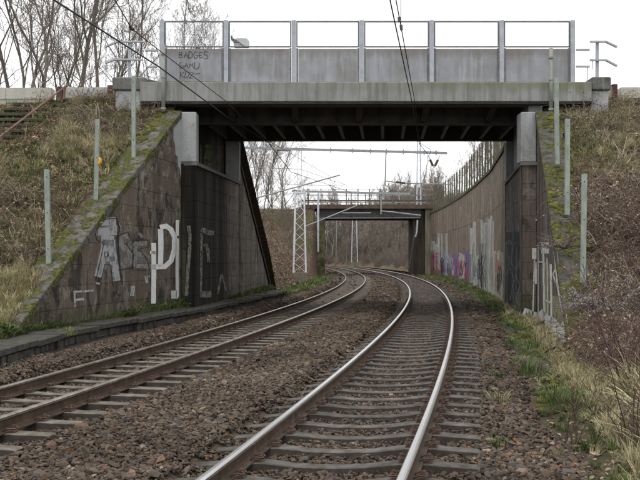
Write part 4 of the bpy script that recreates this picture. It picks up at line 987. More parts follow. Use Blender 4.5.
for px in (262, 330, 352, 370, 386, 403, 424, 436): q = a+(b-a)*((px-236)/211); mb = MB(); mb.bar(q-Vector((.0, 0, .15)), q+Vector((.0, 0, .15)), .06, .24); mb.build('clamp', 'boom_grey', boom)
mb = MB(); mb.tube([P_(386, 152, Ym), P_(385, 186, Ym)], .045, 6); mb.build('drop_tube', 'pipe_grey', boom)
mb = MB(); mb.tube([P_(385, 181, Ym), P_(404, 183, Ym), P_(452, 184.5, Ym)], .035, 6); mb.build('arm', 'boom_grey', boom)
for p0, p1 in (((428, 155), (434, 168)), ((440, 155.5), (434, 168))):
    A, B = P_(*p0, Ym), P_(*p1, Ym); mb = MB(); mb.tube([A, B], .02, 5); mb.tube([A.lerp(B, .35), A.lerp(B, .85)], .085, 7); mb.build('insulator', 'insulator_brown', boom)
mb = MB(); A, B = P_(396, 182, Ym), P_(405, 183, Ym); mb.tube([A, B], .07, 7); mb.build('insulator', 'insulator_brown', boom)
mb = MB(); mb.tube([P_(250.6, 199.6, Ym), P_(340, 175, Ym)], .05, 6); bk = mb.build('bracket_tube', 'boom_grey', boom)
mb = MB(); mb.tube([P_(268, 142, Ym), P_(278, 150, Ym), P_(291, 151, Ym)], .04, 6); mb.build('stay', 'frame_steel', boom)
Y2 = 80
boom2 = empty('catenary_boom', P_(318, 193, Y2), label='smaller far boom and arm just in front of the second bridge', cat='catenary boom')
mb = MB(); mb.bar(P_(292, 191, Y2), P_(410, 194, Y2), .2, .2); mb.build('beam', 'boom_grey', boom2)
mb = MB(); mb.tube([P_(381, 192, Y2), P_(381, 214, Y2)], .07, 6); mb.build('drop_tube', 'boom_grey', boom2)
mb = MB(); mb.tube([P_(381, 211, Y2), P_(392, 212, Y2), P_(421, 215.5, Y2)], .07, 6); mb.build('arm', 'boom_grey', boom2)
mb = MB(); mb.tube([P_(304, 227, Y2), P_(357, 205.5, Y2)], .07, 6); mb.build('bracket_tube', 'boom_grey', boom2)
mb = MB(); mb.tube([P_(342, 213, Y2), P_(371, 213, Y2)], .06, 6); mb.build('arm', 'boom_grey', boom2)
mb = MB(); mb.tube([P_(318, 252, Y2), P_(318.3, 193, Y2)], .10, 8); mb.build('steel_pole', 'pale_steel', label='slim pale pole standing against the left pier of the second bridge', cat='pole')
lattice(P_(354.5, 262, 112), 6.2, .8, .5, 'small distant lattice mast seen through the second bridge', n=7, leg=.09, dw=.035)
lattice(P_(418.8, 262, 92), 14.2, .55, .28, 'slender distant mast rising behind the right end of the second bridge', n=16, leg=.09, dw=.04)
for px in (336,): mb = MB(); mb.tube([P_(px, 257, 100), P_(px+1, 214, 100)], .07, 6); mb.build('steel_pole', 'pipe_grey', label='thin grey pole beyond the tracks under the second bridge', cat='pole')

def wire(pts, r, lab, cat='wire', name='overhead_wire', mat='wire_black'):
    mb = MB(); mb.tube(pts, r, 5); return mb.build(name, mat, label=lab, cat=cat)
def track_wire(off, z, s0, s1, sag=0, n=40):
    out = []
    for i in range(n+1):
        s = s0+(s1-s0)*i/n; x, y = tp(s, off); out.append((x, y, z+sag*math.sin(PI*i/n)))
    return out
cl = TRK['right'][3]
wire([(.62, 6, 5.8), P_(390, 0, 13.7), P_(412, 102, 22.6), P_(419, 143, 30.4)]+[(tp(s, 0)[0]-.0, tp(s, 0)[1], z) for s, z in ((30, 5.85), (38, 5.85), (51, 5.8), (75, 5.8))], .012, 'left one of the two close contact wires above the right track')
wire([(.9, 6, 5.95), P_(396, 0, 14.2), P_(414.5, 100, 23.4), P_(420, 143, 31)]+[(tp(s, .1)[0], tp(s, .1)[1], z) for s, z in ((30, 6.05), (38, 6.3), (51, 6.75), (63, 6.4), (75, 6.1))], .010, 'right one of the two close wires above the right track')
i1 = empty('wire_clamp', P_(399.5, 23, 15.2), label='dark hanger clamp on the wires above the parapet', cat='clamp')
mb = MB(); mb.tube([P_(399, 17, 15.2), P_(399.5, 22, 15.2)], .03, 6); mb.tube([P_(401, 25, 15.2), P_(401.5, 30, 15.2)], .03, 6); mb.build('insulator', 'insulator_brown', i1)
mb = MB(); mb.tube([P_(400.5, -20, 15.2), P_(401, 26, 15.2)], .006, 5); mb.build('hanger', 'wire_black', i1)
wire([P_(-20, -50, 10.6), P_(54, 0, 13.6), P_(160, 67.5, 18.4), P_(230, 119, 25.4), P_(268, 142, 30.3), P_(291, 172, 42), (tp(50, -4.2)[0], tp(50, -4.2)[1], 5.9)], .016, 'thick dark cable crossing in front of the trees and the left of the parapet')
wire([P_(95, -20, 13), P_(115, 0, 13.8), P_(132, 29, 15.3), P_(160, 51, 17), P_(227, 102, 22.6), P_(236, 111, 24.2), P_(262, 137, 31), (tp(50, -4.1)[0], tp(50, -4.1)[1], 6.1)], .010, 'thin dark wire above the thick cable on the left')
i2 = empty('wire_clamp', P_(131.5, 28, 15.2), label='small dark clamp on the thin wire before the left trees', cat='clamp')
mb = MB(); mb.tube([P_(129.8, 26.6, 15.2), P_(133.3, 30, 15.2)], .035, 6); mb.build('clamp_body', 'wire_black', i2)
wire([P_(240, 167, 45), P_(300, 169, 55), P_(345, 185, 80)], .02, 'faint distant wire left of the boom', mat='pipe_grey')
wire([P_(280, 184, 55), P_(344, 186, 80)], .02, 'second faint distant wire under the boom', mat='pipe_grey')
for k_, (o_, za, zb) in enumerate(((-4.1, 5.8, 5.8), (0, 5.8, 5.8))):
    wire([(tp(s, o_)[0], tp(s, o_)[1], 5.8) for s in (75, 95, 115, 135, 160)], .02, ('distant contact wire above the left track beyond the second bridge', 'distant contact wire above the right track beyond the second bridge')[k_])
for s, lab in ((38, 'nearer thin dropper between the wires beyond the near bridge'), (46, 'farther thin dropper between the wires beyond the near bridge')):
    x, y = tp(s, .05); z1 = float(np.interp(s, [30, 38, 51], [6.05, 6.3, 6.75])); mb = MB(); mb.tube([(x, y, 5.82), (x, y, z1)], .007, 4); mb.build('dropper', 'pipe_grey', label=lab, cat='wire')

# ------------------------------------------------------------------ second bridge
YB = 85.0
fb = empty('far_bridge', (4.5, YB, 0), label='second, rusty bridge with open railings farther along the tracks', cat='bridge')
x0, x1 = (302-320)/850*YB, (433-320)/850*YB
mb = MB(); mb.box(x0, x1+.3, YB-1.2, YB+5, 6.62, 7.0); mb.build('deck', 'far_deck_rust', fb)
mb = MB(); mb.box(x0+1, x1, YB-1.25, YB-1.22, 6.60, 6.9); mb.build('fascia', 'far_deck_rust', fb)
for yy in (YB-.7, YB+1.6, YB+4): mb = MB(); mb.box(-.2, 10.0, yy, yy+.06, 5.72, 6.6); mb.box(-.2, 10.0, yy-.15, yy+.2, 5.66, 5.72); mb.build('girder', 'dark_steel', fb)
for i in range(8): x = .3+i*1.3; mb = MB(); mb.box(x, x+.12, YB-.6, YB+4, 5.8, 6.5); mb.build('cross_beam', 'dark_steel', fb)
mb = MB(); mb.tube([(-.1, YB-.9, 5.66), (9.9, YB-.9, 5.70)], .05, 6); mb.build('pipe', 'pipe_grey', fb)
mb = MB(); mb.box(-.35, .5, YB-.6, YB+4, -.3, 6.61); mb.build('pier', 'mossy_pier', fb, bevel=.04)
mb = MB(); mb.box(9.25, 10.4, YB-.55, YB+4, -.3, 6.61); mb.build('pier', 'dark_pier', fb, bevel=.04)
mb = MB(); mb.box(10.42, 11.3, YB-.9, YB+4, -.3, 6.61); mb.build('pier', 'far_concrete', fb, bevel=.04)
pm = MB().box(-.05, .05, -.05, .05, 0, 1.55).mesh('railing_post', 'rust_brown')
for px in (308, 321, 334.8, 346, 357.5, 368.8, 380, 391.5, 402.5, 414, 425): o = link('railing_post', pm, fb); o.matrix_parent_inverse = fb.matrix_basis.inverted(); o.location = ((px-320)/850*YB, YB-1.15, 7.0)
for zz, hh in ((8.5, .05), (7.95, .05), (7.38, .16)): mb = MB(); mb.box(x0, x1, YB-1.14, YB-1.10, zz-hh/2, zz+hh/2); mb.build('railing_bar', 'pipe_grey' if zz > 7.5 else 'dark_steel', fb)
for zz, hh in ((8.3, .05), (7.6, .1)): mb = MB(); mb.box(x0, x1, YB+4.8, YB+4.84, zz-hh/2, zz+hh/2); mb.build('railing_bar', 'pipe_grey', fb)
for i in range(9): o = link('railing_post', pm, fb); o.matrix_parent_inverse = fb.matrix_basis.inverted(); o.location = (-1.2+i*1.5, YB+4.8, 7.0)
mb = MB(); mb.tube([P_(417.5, 220, 84), P_(417, 232, 84), P_(415.5, 237, 84)], .09, 6); mb.build('drain_pipe', 'pale_steel', label='pale curved pipe on the dark right pier of the second bridge', cat='pipe')
mb = MB(); mb.bar(P_(416, 226, 83.5), P_(408.5, 270, 83.5), .12); mb.build('guard_bar', 'dark_steel', label='black leaning bar beside the right pier of the second bridge', cat='bar')
# ------------------------------------------------------------------ scattering real pieces with geometry nodes
def hidden_collection(name, objs_):
    c = bpy.data.collections.new(name)
    for o in objs_: c.objects.link(o)
    return c
def src(name, me): return bpy.data.objects.new(name, me)
def scatter(name, P, scl, rot, coll, label, structure=False, parent=None):
    me = bpy.data.meshes.new(name); n = len(P); me.vertices.add(n); me.vertices.foreach_set('co', np.asarray(P, np.float32).ravel())
    a = me.attributes.new('scl', 'FLOAT_VECTOR', 'POINT'); a.data.foreach_set('vector', np.asarray(scl, np.float32).ravel())
    a = me.attributes.new('rot', 'FLOAT_VECTOR', 'POINT'); a.data.foreach_set('vector', np.asarray(rot, np.float32).ravel())
    o = bpy.data.objects.new(name, me); COL.objects.link(o); tag(o, kind='stuff', label=label)
    if not parent: o['category'] = name.replace('_', ' ')
    ng = bpy.data.node_groups.new(name, 'GeometryNodeTree')
    ng.interface.new_socket('Geometry', in_out='INPUT', socket_type='NodeSocketGeometry'); ng.interface.new_socket('Geometry', in_out='OUTPUT', socket_type='NodeSocketGeometry')
    gi = ng.nodes.new('NodeGroupInput'); go = ng.nodes.new('NodeGroupOutput'); ip = ng.nodes.new('GeometryNodeInstanceOnPoints')
    ci = ng.nodes.new('GeometryNodeCollectionInfo'); ci.inputs['Collection'].default_value = coll; ci.inputs['Separate Children'].default_value = True; ci.inputs['Reset Children'].default_value = True
    na = ng.nodes.new('GeometryNodeInputNamedAttribute'); na.data_type = 'FLOAT_VECTOR'; na.inputs['Name'].default_value = 'scl'
    nr = ng.nodes.new('GeometryNodeInputNamedAttribute'); nr.data_type = 'FLOAT_VECTOR'; nr.inputs['Name'].default_value = 'rot'
    er = ng.nodes.new('FunctionNodeEulerToRotation')
    rv = ng.nodes.new('FunctionNodeRandomValue'); rv.data_type = 'INT'; rv.inputs[4].default_value = 0; rv.inputs[5].default_value = len(coll.objects)-1
    L = ng.links.new
    L(gi.outputs[0], ip.inputs['Points']); L(ci.outputs[0], ip.inputs['Instance']); ip.inputs['Pick Instance'].default_value = True
    L(rv.outputs[2], ip.inputs['Instance Index']); L(na.outputs[0], ip.inputs['Scale']); L(nr.outputs[0], er.inputs[0]); L(er.outputs[0], ip.inputs['Rotation']); L(ip.outputs[0], go.inputs[0])
    md = o.modifiers.new('scatter', 'NODES'); md.node_group = ng
    return o
rs = np.random.RandomState(11)
def in_view(X, Y, m=1.0): return (np.abs(X) < .39*Y+m) & (Y > 1)

# ---- ballast stones
def stone(i):
    r = random.Random(100+i); bm = bmesh.new()
    for k in range(11): 
        v = Vector((r.gauss(0, 1), r.gauss(0, 1), r.gauss(0, 1))).normalized()*r.uniform(.8, 1.1); bm.verts.new((v.x*.62, v.y*.46, v.z*.36))
    bmesh.ops.convex_hull(bm, input=bm.verts); 
    for v in [v for v in bm.verts if not v.link_faces]: bm.verts.remove(v)
    me = bpy.data.meshes.new('stone'); bm.to_mesh(me); bm.free(); me.materials.append(M['ballast_stone']); return src('stone', me)
stones = hidden_collection('stones', [stone(i) for i in range(9)])
def sleeper_mask(s, off):
    """True where a sleeper top or a rail foot should stay clear"""
    m = np.zeros(len(s), bool)
    for trk in ('right', 'left'):
        c0 = TRK[trk][0]; sa = np.array(SLEEP[trk]); i = np.clip(np.searchsorted(sa, s), 1, len(sa)-1)
        dd = np.minimum(abs(s-sa[i]), abs(s-sa[i-1])); o = np.abs(off-c0)
        m |= (o < 1.31) & (dd < .125)
        m |= (np.abs(o-TRK[trk][3]) < .10)
    return m
P = []; SC = []
for (s0, s1, dens, size) in ((-1.5, 4.5, 1650, .050), (4.5, 11, 1300, .052), (11, 22, 820, .060), (22, 45, 360, .085), (45, 110, 70, .15)):
    n = int((s1-s0)*9.3*dens); s = rs.uniform(s0, s1, n); off = rs.uniform(-6.15, 3.0, n)
    cx = np.interp(s, ss, CX)+np.interp(s, ss, NX)*off; cy = np.interp(s, ss, CY)+np.interp(s, ss, NY)*off
    k = in_view(cx, cy, .4) & ~sleeper_mask(s, off) & (cx > np.interp(cy, [p[1] for p in EDGE], [p[0] for p in EDGE])-.05) 
    k &= (off < 1.9+.5*sm((10-cy)/2.5)+.35*grid_noise(cx, cy, .8, 21)+.25*rs.rand(n))
    s, off, cx, cy = s[k], off[k], cx[k], cy[k]
    crib = (np.abs(off) < 1.3) | (np.abs(off+4.119) < 1.3); z = ballast_z(s, off)+rs.uniform(-.03, .012, len(s))+.02*grid_noise(cx, cy, 1.1, 6)*((np.abs(off) > 1.4) & (np.abs(off+4.119) > 1.4))
    # stones heaped in the cribs near the rails stay low
    P.append(np.stack([cx, cy, z], 1)); q = .93*size*rs.lognormal(0, .36, len(s))*np.where(crib, .8, 1); SC.append(np.stack([q, q, q], 1))
P = np.concatenate(P); SC = np.concatenate(SC); RO = rs.uniform(-.5, .5, (len(P), 3)); RO[:, 2] = rs.uniform(0, 6.28, len(P))
scatter('ballast_gravel', P, SC, RO, stones, 'brown and grey crushed stone ballast between and beside the rails')
# a few loose stones lying on sleepers
# ---- leaf sized pieces
def leaf_mesh(i):
    r = random.Random(i); c = r.uniform(.15, .45); mb = MB()
    mb.add([(-.5, 0, .0), (-.15, -.28, c*.3), (.3, -.22, c*.25), (.55, 0, .05), (.3, .22, c*.35), (-.15, .28, c*.4), (0, 0, 0)], [(0, 1, 6), (1, 2, 6), (2, 3, 6), (3, 4, 6), (4, 5, 6), (5, 0, 6)])
    return mb.mesh('leaf', 'dead_leaf')
leaves = hidden_collection('dead_leaves', [src('leaf', leaf_mesh(i)) for i in range(4)])
def blade_clump(i, nb_, h, spread, mat, droop=.5, wd=.012):
    r = random.Random(i*7+1); mb = MB()
    for k in range(nb_):
        a = r.uniform(0, 6.28); d = r.uniform(0, spread); bx_, by_ = math.cos(a)*d, math.sin(a)*d; hh = h*r.uniform(.45, 1.1); a2 = a+r.uniform(-.8, .8); ln = r.uniform(.15, 1)*droop*hh
        pts = [(bx_+math.cos(a2)*ln*t*t, by_+math.sin(a2)*ln*t*t, hh*(t-.25*droop*t*t*t)) for t in (0, .4, .75, 1)]
        px_, py_ = -math.sin(a2), math.cos(a2); n = len(mb.v)
        for j, (x, y, z) in enumerate(pts): w_ = wd*(1, .9, .6, .08)[j]/2; mb.v += [(x-px_*w_, y-py_*w_, z), (x+px_*w_, y+py_*w_, z)]
        for j in range(3): mb.f.append((n+2*j, n+2*j+1, n+2*j+3, n+2*j+2)); mb.mi.append(0)
    return mb.mesh('clump', mat)
green = hidden_collection('green_grass', [src('clump', blade_clump(i, 26, .22, .09, 'grass_green', .9)) for i in range(5)])
straw = hidden_collection('straw_grass', [src('clump', blade_clump(i+20, 24, .34, .10, 'grass_straw', .8, .010)) for i in range(5)])
shortg = hidden_collection('short_grass', [src('clump', blade_clump(i+40, 22, .10, .10, 'grass_green', .7, .011)) for i in range(3)]+[src('clump', blade_clump(i+50, 18, .12, .12, 'grass_straw', .9, .010)) for i in range(2)])
def tuft(i):
    bm = bmesh.new(); bmesh.ops.create_icosphere(bm, subdivisions=2, radius=1); r = random.Random(i)
    for v in bm.verts:
        k = 1+.28*mnoise.noise(v.co*2.3+Vector((i*5, 0, 0)))+r.uniform(-.07, .07); v.co = Vector((v.co.x*k, v.co.y*k, max(v.co.z, -.1)*.5*k))
    me = bpy.data.meshes.new('tuft'); bm.to_mesh(me); bm.free(); me.materials.append(M['moss_tuft']); return src('tuft', me)
moss = hidden_collection('moss_tufts', [tuft(i) for i in range(4)])
def arc_bits(i, n, h, mat, r0=.004, leafy=0):
    r = random.Random(i*13+5); mb = MB(); mats = [mat, 'dead_leaf']
    for k in range(n):
        a = r.uniform(0, 6.28); L = h*r.uniform(.6, 1.7); rise = h*r.uniform(.15, .6); x, y = r.uniform(-.25, .25), r.uniform(-.25, .25); b = r.uniform(-1, 1)
        pts = []
        for j in range(6):
            t = j/5; aa = a+b*t; pts.append(Vector((x+math.cos(aa)*L*t, y+math.sin(aa)*L*t, rise*4*t*(1-t)*r.uniform(.8, 1.2)+.02+.12*h*t)))
        mb.tube(pts, [r0*(1.2-.9*j/5) for j in range(6)], 3, cap=False)
        for q in range(r.randint(0, leafy)):
            t = r.randint(1, 5); p = pts[t]; e = .035; d1 = Vector((r.uniform(-1, 1), r.uniform(-1, 1), r.uniform(-.6, .6))).normalized()*e; d2 = Vector((r.uniform(-1, 1), r.uniform(-1, 1), r.uniform(-.6, .6))).normalized()*e*.7
            mb.add([p, p+d1-d2*.4, p+d1*1.6, p+d1+d2], [(0, 1, 2, 3)], 1)
    return mb.mesh('tangle', mats)
bram = hidden_collection('bramble_stems', [src('tangle', arc_bits(i, 12, .55, 'bramble', .0045, 5)) for i in range(6)])
wispy = hidden_collection('wisps', [src('tangle', arc_bits(i+30, 9, .4, 'twig_pale', .003, 1)) for i in range(3)])
def leafy(i):
    r = random.Random(i+77); mb = MB()
    for k in range(16):
        a = r.uniform(0, 6.28); d = Vector((math.cos(a), math.sin(a), r.uniform(.25, 1.2))).normalized(); p = d*r.uniform(.02, .10); e = r.uniform(.03, .06); sd2 = Vector((-d.y, d.x, 0))*e*.45
        mb.add([p, p+d*e*.5+sd2, p+d*e*1.2, p+d*e*.5-sd2], [(0, 1, 2, 3)])
    return mb.mesh('weed', 'weed_leaf')
weeds = hidden_collection('weeds', [src('weed', leafy(i)) for i in range(3)])

def field(n, x0, x1, y0, y1, keep, zf, size, up=.0, tilt=.25, var=.3):
    """random points on a surface; keep(X, Y) -> probability"""
    Y = rs.uniform(y0, y1, n)
    a = np.array(x0(Y)) if callable(x0) else x0; b = np.array(x1(Y)) if callable(x1) else x1
    X = a+(b-a)*rs.rand(n); k = in_view(X, Y, 1.2) & (rs.rand(n) < keep(X, Y)); X, Y = X[k], Y[k]; Z = zf(X, Y)+up
    s = size*rs.lognormal(0, var, len(X)); ro = rs.uniform(-tilt, tilt, (len(X), 3)); ro[:, 2] = rs.uniform(0, 6.28, len(X))
    return np.stack([X, Y, Z], 1), np.stack([s, s, s*rs.uniform(.8, 1.2, len(X))], 1), ro
def cat_(*f): return tuple(np.concatenate([a[i] for a in f]) for i in range(3))
nz_ = lambda sc, sd_: (lambda X, Y: grid_noise(X, Y, sc, sd_))
def band(sc, sd_, lo, hi): return lambda X, Y: np.clip((grid_noise(X, Y, sc, sd_)-lo)/(hi-lo), 0, 1)
xlw = lambda Y: xl(Y)-.75
xrw = lambda Y: np.where(Y > 16, xr(Y)+.7, xr(Y)+.35)
offsteps = lambda X, Y: 1.0*~((X > -10.4) & (X < -7.3) & (Y > 21.9))
leftslope = dict(x0=lambda Y: Y*-.40-.5, x1=xlw, y0=13.5, y1=26)
rightslope = dict(x0=xrw, x1=lambda Y: Y*.40+.6, y0=12.0, y1=26)
upl = lambda Y: sm((Y-14)/9)                        # more straw higher up
# dead leaves on both banks
a = field(95000, zf=zl, keep=lambda X, Y: .25+.75*band(.9, 31, -.5, .5)(X, Y)*(.25+.75*offsteps(X, Y)), size=.062, up=.02, tilt=.7, **leftslope)
b = field(95000, zf=zr, keep=lambda X, Y: .35+.65*band(.8, 32, -.5, .4)(X, Y), size=.062, up=.02, tilt=.7, **rightslope)
c = field(110000, lambda Y: xl(Y)-14, lambda Y: xl(Y)-.1, 33, 92, lambda X, Y: .9+0*X, zl, .075, .03, .7)
d = field(9000, lambda Y: xoff(Y, 2.0), lambda Y: Y*.40+.8, 6.2, 30, lambda X, Y: np.where(X < xr(Y)+.3, .6, .3), lambda X, Y: np.where(X < xr(Y), zv(X, Y), zr(X, Y)), .042, .015, .6)
P, SC, RO = cat_(a, b, c, d); scatter('leaf_litter', P, SC, RO, leaves, 'brown dead leaves lying over the banks')
# short and straw grass on the banks
a = field(20000, zf=zl, keep=lambda X, Y: .15+.88*band(.8, 41, -.25, .45)(X, Y)*offsteps(X, Y), size=.95, tilt=.4, **leftslope)
b = field(20000, zf=zr, keep=lambda X, Y: (.10+.9*band(.7, 42, -.3, .4)(X, Y))*(.35+.65*upl(Y)), size=.95, tilt=.4, **rightslope)
P, SC, RO = cat_(a, b); scatter('bank_grass', P, SC, RO, shortg, 'short mixed grass on the two banks')
a = field(9000, zf=zl, keep=lambda X, Y: band(.7, 51, -.25, .5)(X, Y)*offsteps(X, Y), size=.62, tilt=.6, **leftslope)
b = field(11000, zf=zr, keep=lambda X, Y: band(.6, 52, -.25, .4)(X, Y)*(.35+.65*upl(Y)), size=.55, tilt=.6, **rightslope)
c = cat_(field(4200, lambda Y: xr(Y)+.1, lambda Y: Y*.40+.8, 6.5, 10.5, lambda X, Y: .45+.55*band(.9, 53, -.4, .4)(X, Y), zr, .85, 0, .6), field(5200, lambda Y: xr(Y)+.1, lambda Y: Y*.40+.8, 10.5, 17.5, lambda X, Y: (.45+.55*band(.9, 53, -.4, .4)(X, Y))*(.25+.75*sm((X-xr(Y)-.6)/.8)), zr, .5, 0, .5))
d = field(3800, lambda Y: xoff(Y, 2.5), lambda Y: xr(Y)-.05, 6, 34, lambda X, Y: sm((X-xoff(Y, 2.3))/.4)*(.3+.7*band(1.1, 54, -.3, .4)(X, Y))*np.where((Y > 14.5) & (X > xr(Y)-.9), .25, .85), zv, .55, 0, .5)
e = field(3000, lambda Y: Y*-.4-.4, lambda Y: xl(Y)-.2, 12, 17.5, lambda X, Y: .3+.5*band(.9, 55, -.3, .4)(X, Y), zl, .6, 0, .5)
P, SC, RO = cat_(a, b, c, d, e); scatter('dry_grass', P, SC, RO, straw, 'straw coloured dry grass on the right verge and banks')
# green grass
verge = lambda X, Y: np.exp(-((X-xoff(Y, 2.75))/.5)**2)
a = field(9500, lambda Y: xoff(Y, 1.9), lambda Y: np.where((Y > 14) & (Y < 25), xr(Y)-.45, xr(Y)), 6, 90, lambda X, Y: (.2+.8*band(.8, 61, -.3, .3)(X, Y))*np.clip(verge(X, Y)*1.1, 0, 1)*np.where(Y < 9.5, .35, 1), zv, .55, 0, .45)
e = field(6500, zf=zl, keep=lambda X, Y: band(.55, 66, .0, .55)(X, Y)*offsteps(X, Y), size=.36, tilt=.5, **leftslope)
f_ = field(4500, zf=zr, keep=lambda X, Y: band(.55, 67, .0, .6)(X, Y)*(.3+.7*upl(Y)), size=.36, tilt=.5, **rightslope)
b = field(3000, lambda Y: xr(Y)+.2, lambda Y: Y*.40+.8, 6.5, 15, lambda X, Y: band(.6, 62, .15, .7)(X, Y), zr, .8, 0, .4)
def zs(X, Y):
    D_ = path_edge(Y)-.8-X
    return np.interp(D_, [-.3, 0, .5, 1.2], [.2, .40, .50, .60])
c = field(9000, lambda Y: xl(Y)+.02, lambda Y: path_edge(Y)-.72, 8, 38, lambda X, Y: .35+.65*band(1.2, 63, -.4, .3)(X, Y), zs, .52, 0, .4)
d = field(2500, lambda Y: xl(Y)+.2, lambda Y: xoff(Y, -6.0), 38, 70, lambda X, Y: .5+0*X, lambda X, Y: .05+0*X, 1.0, 0, .3)
P, SC, RO = cat_(a, b, c, d, e, f_); scatter('green_grass', P, SC, RO, green, 'fresh green grass along the verge and the foot of the walls')
# weeds with broad leaves
a = field(2600, lambda Y: xl(Y)+.02, lambda Y: path_edge(Y)-.75, 8, 38, lambda X, Y: band(1.3, 71, -.2, .4)(X, Y), zs, .9, .0, .3)
b = field(700, lambda Y: xoff(Y, 2.2), lambda Y: xr(Y), 8, 40, lambda X, Y: band(1.3, 72, -.1, .4)(X, Y), zv, .55, 0, .3)
c = field(2600, zf=zl, keep=lambda X, Y: band(.9, 73, .15, .6)(X, Y), size=1.0, **leftslope)
P, SC, RO = cat_(a, b, c); scatter('weeds', P, SC, RO, weeds, 'small broad-leaved weeds at the foot of the walls')
# bramble tangles
a = field(1700, zf=zl, keep=lambda X, Y: .06+.94*band(.55, 81, -.1, .5)(X, Y)*offsteps(X, Y), size=.62, tilt=.4, **leftslope)
b = field(4200, zf=zr, keep=lambda X, Y: (.2+.8*band(.5, 82, -.4, .3)(X, Y))*(1-.75*sm((Y-19)/4)), size=.72, tilt=.4, **rightslope)
c = field(900, lambda Y: xl(Y)-14, lambda Y: xl(Y)-.6, 33, 84, lambda X, Y: .6+0*X, zl, 1.3, 0, .4)
P, SC, RO = cat_(a, b, c); scatter('bramble_tangle', P, SC, RO, bram, 'reddish brown bramble and twig tangle on the banks')
a = field(500, zf=zl, keep=lambda X, Y: band(.55, 91, .1, .5)(X, Y)*offsteps(X, Y), size=.7, tilt=.5, **leftslope)
b = field(900, zf=zr, keep=lambda X, Y: band(.5, 92, -.1, .5)(X, Y), size=.8, tilt=.5, **rightslope)
P, SC, RO = cat_(a, b); scatter('dry_wisps', P, SC, RO, wispy, 'pale bleached stalks lying among the brambles')
# moss on copings and slabs
def on_line(p0, p1, z0, z1, o, wlo, whi, n, sd_, size, thr):
    p0 = np.array(p0, float); p1 = np.array(p1, float); t = rs.rand(n); w_ = rs.uniform(wlo, whi, n)
    X = p0[0]+(p1[0]-p0[0])*t+o.x*w_; Y = p0[1]+(p1[1]-p0[1])*t+o.y*w_; Z = z0+(z1-z0)*t+.065
    k = grid_noise(X, Y, 1.6, sd_) > thr-.5*(w_-wlo)/(whi-wlo)+.25; X, Y, Z = X[k], Y[k], Z[k]; s = size*rs.lognormal(0, .4, len(X))
    ro = np.zeros((len(X), 3)); ro[:, 2] = rs.uniform(0, 6.28, len(X)); ro[:, 0] = .55; ro[:, 2] = rs.uniform(-.4, .4, len(X)); return np.stack([X, Y, Z], 1), np.stack([s, s, s*.7], 1), ro
a = on_line(A0, A1, .56, 6.0, oL, .02, .66, 4200, 5, .034, .12)
b = on_line(E0, E1, .25, 5.98, oE, .0, .66, 2800, 6, .036, .08)
c = field(1500, lambda Y: path_edge(Y)-.9, lambda Y: path_edge(Y)-.02, 9, 37, lambda X, Y: band(1.2, 95, .0, .5)(X, Y), lambda X, Y: .365+0*X, .03)
d = field(2600, lambda Y: xoff(Y, 2.0), lambda Y: xr(Y)-.2, 10, 45, lambda X, Y: band(.9, 96, .0, .5)(X, Y)*np.exp(-((X-xoff(Y, 2.4))/.5)**2), zv, .055, .02)
P, SC, RO = cat_(a, b, c, d); scatter('moss', P, SC, RO, moss, 'yellow-green moss cushions on copings and slabs')
# ground cover on the far slopes
def far_bits(i):
    r = random.Random(i+900); mb = MB()
    for k in range(60):
        a = r.uniform(0, 6.28); d = Vector((math.cos(a)*r.uniform(.1, .8), math.sin(a)*r.uniform(.1, .8), r.uniform(.5, 1.6))).normalized(); p = Vector((r.uniform(-.5, .5), r.uniform(-.5, .5), 0)); mb.tube([p, p+d*r.uniform(.6, 1.6)], [.012, .005], 3, cap=False)
    return mb.mesh('scrub', 'twig')
scrubs = hidden_collection('scrub', [src('scrub', far_bits(i)) for i in range(4)])
a = field(4000, lambda Y: xl(Y)-22, lambda Y: xl(Y)-.6, 98, 225, lambda X, Y: .7+0*X, zl, 1.1, 0, .2)
b = field(2000, lambda Y: xr(Y)+.6, lambda Y: xr(Y)+26, 94, 230, lambda X, Y: .7+0*X, zr, 1.2, 0, .2)
P, SC, RO = cat_(a, b); scatter('undergrowth', P, SC, RO, scrubs, 'low leafless scrub covering the far cutting sides')

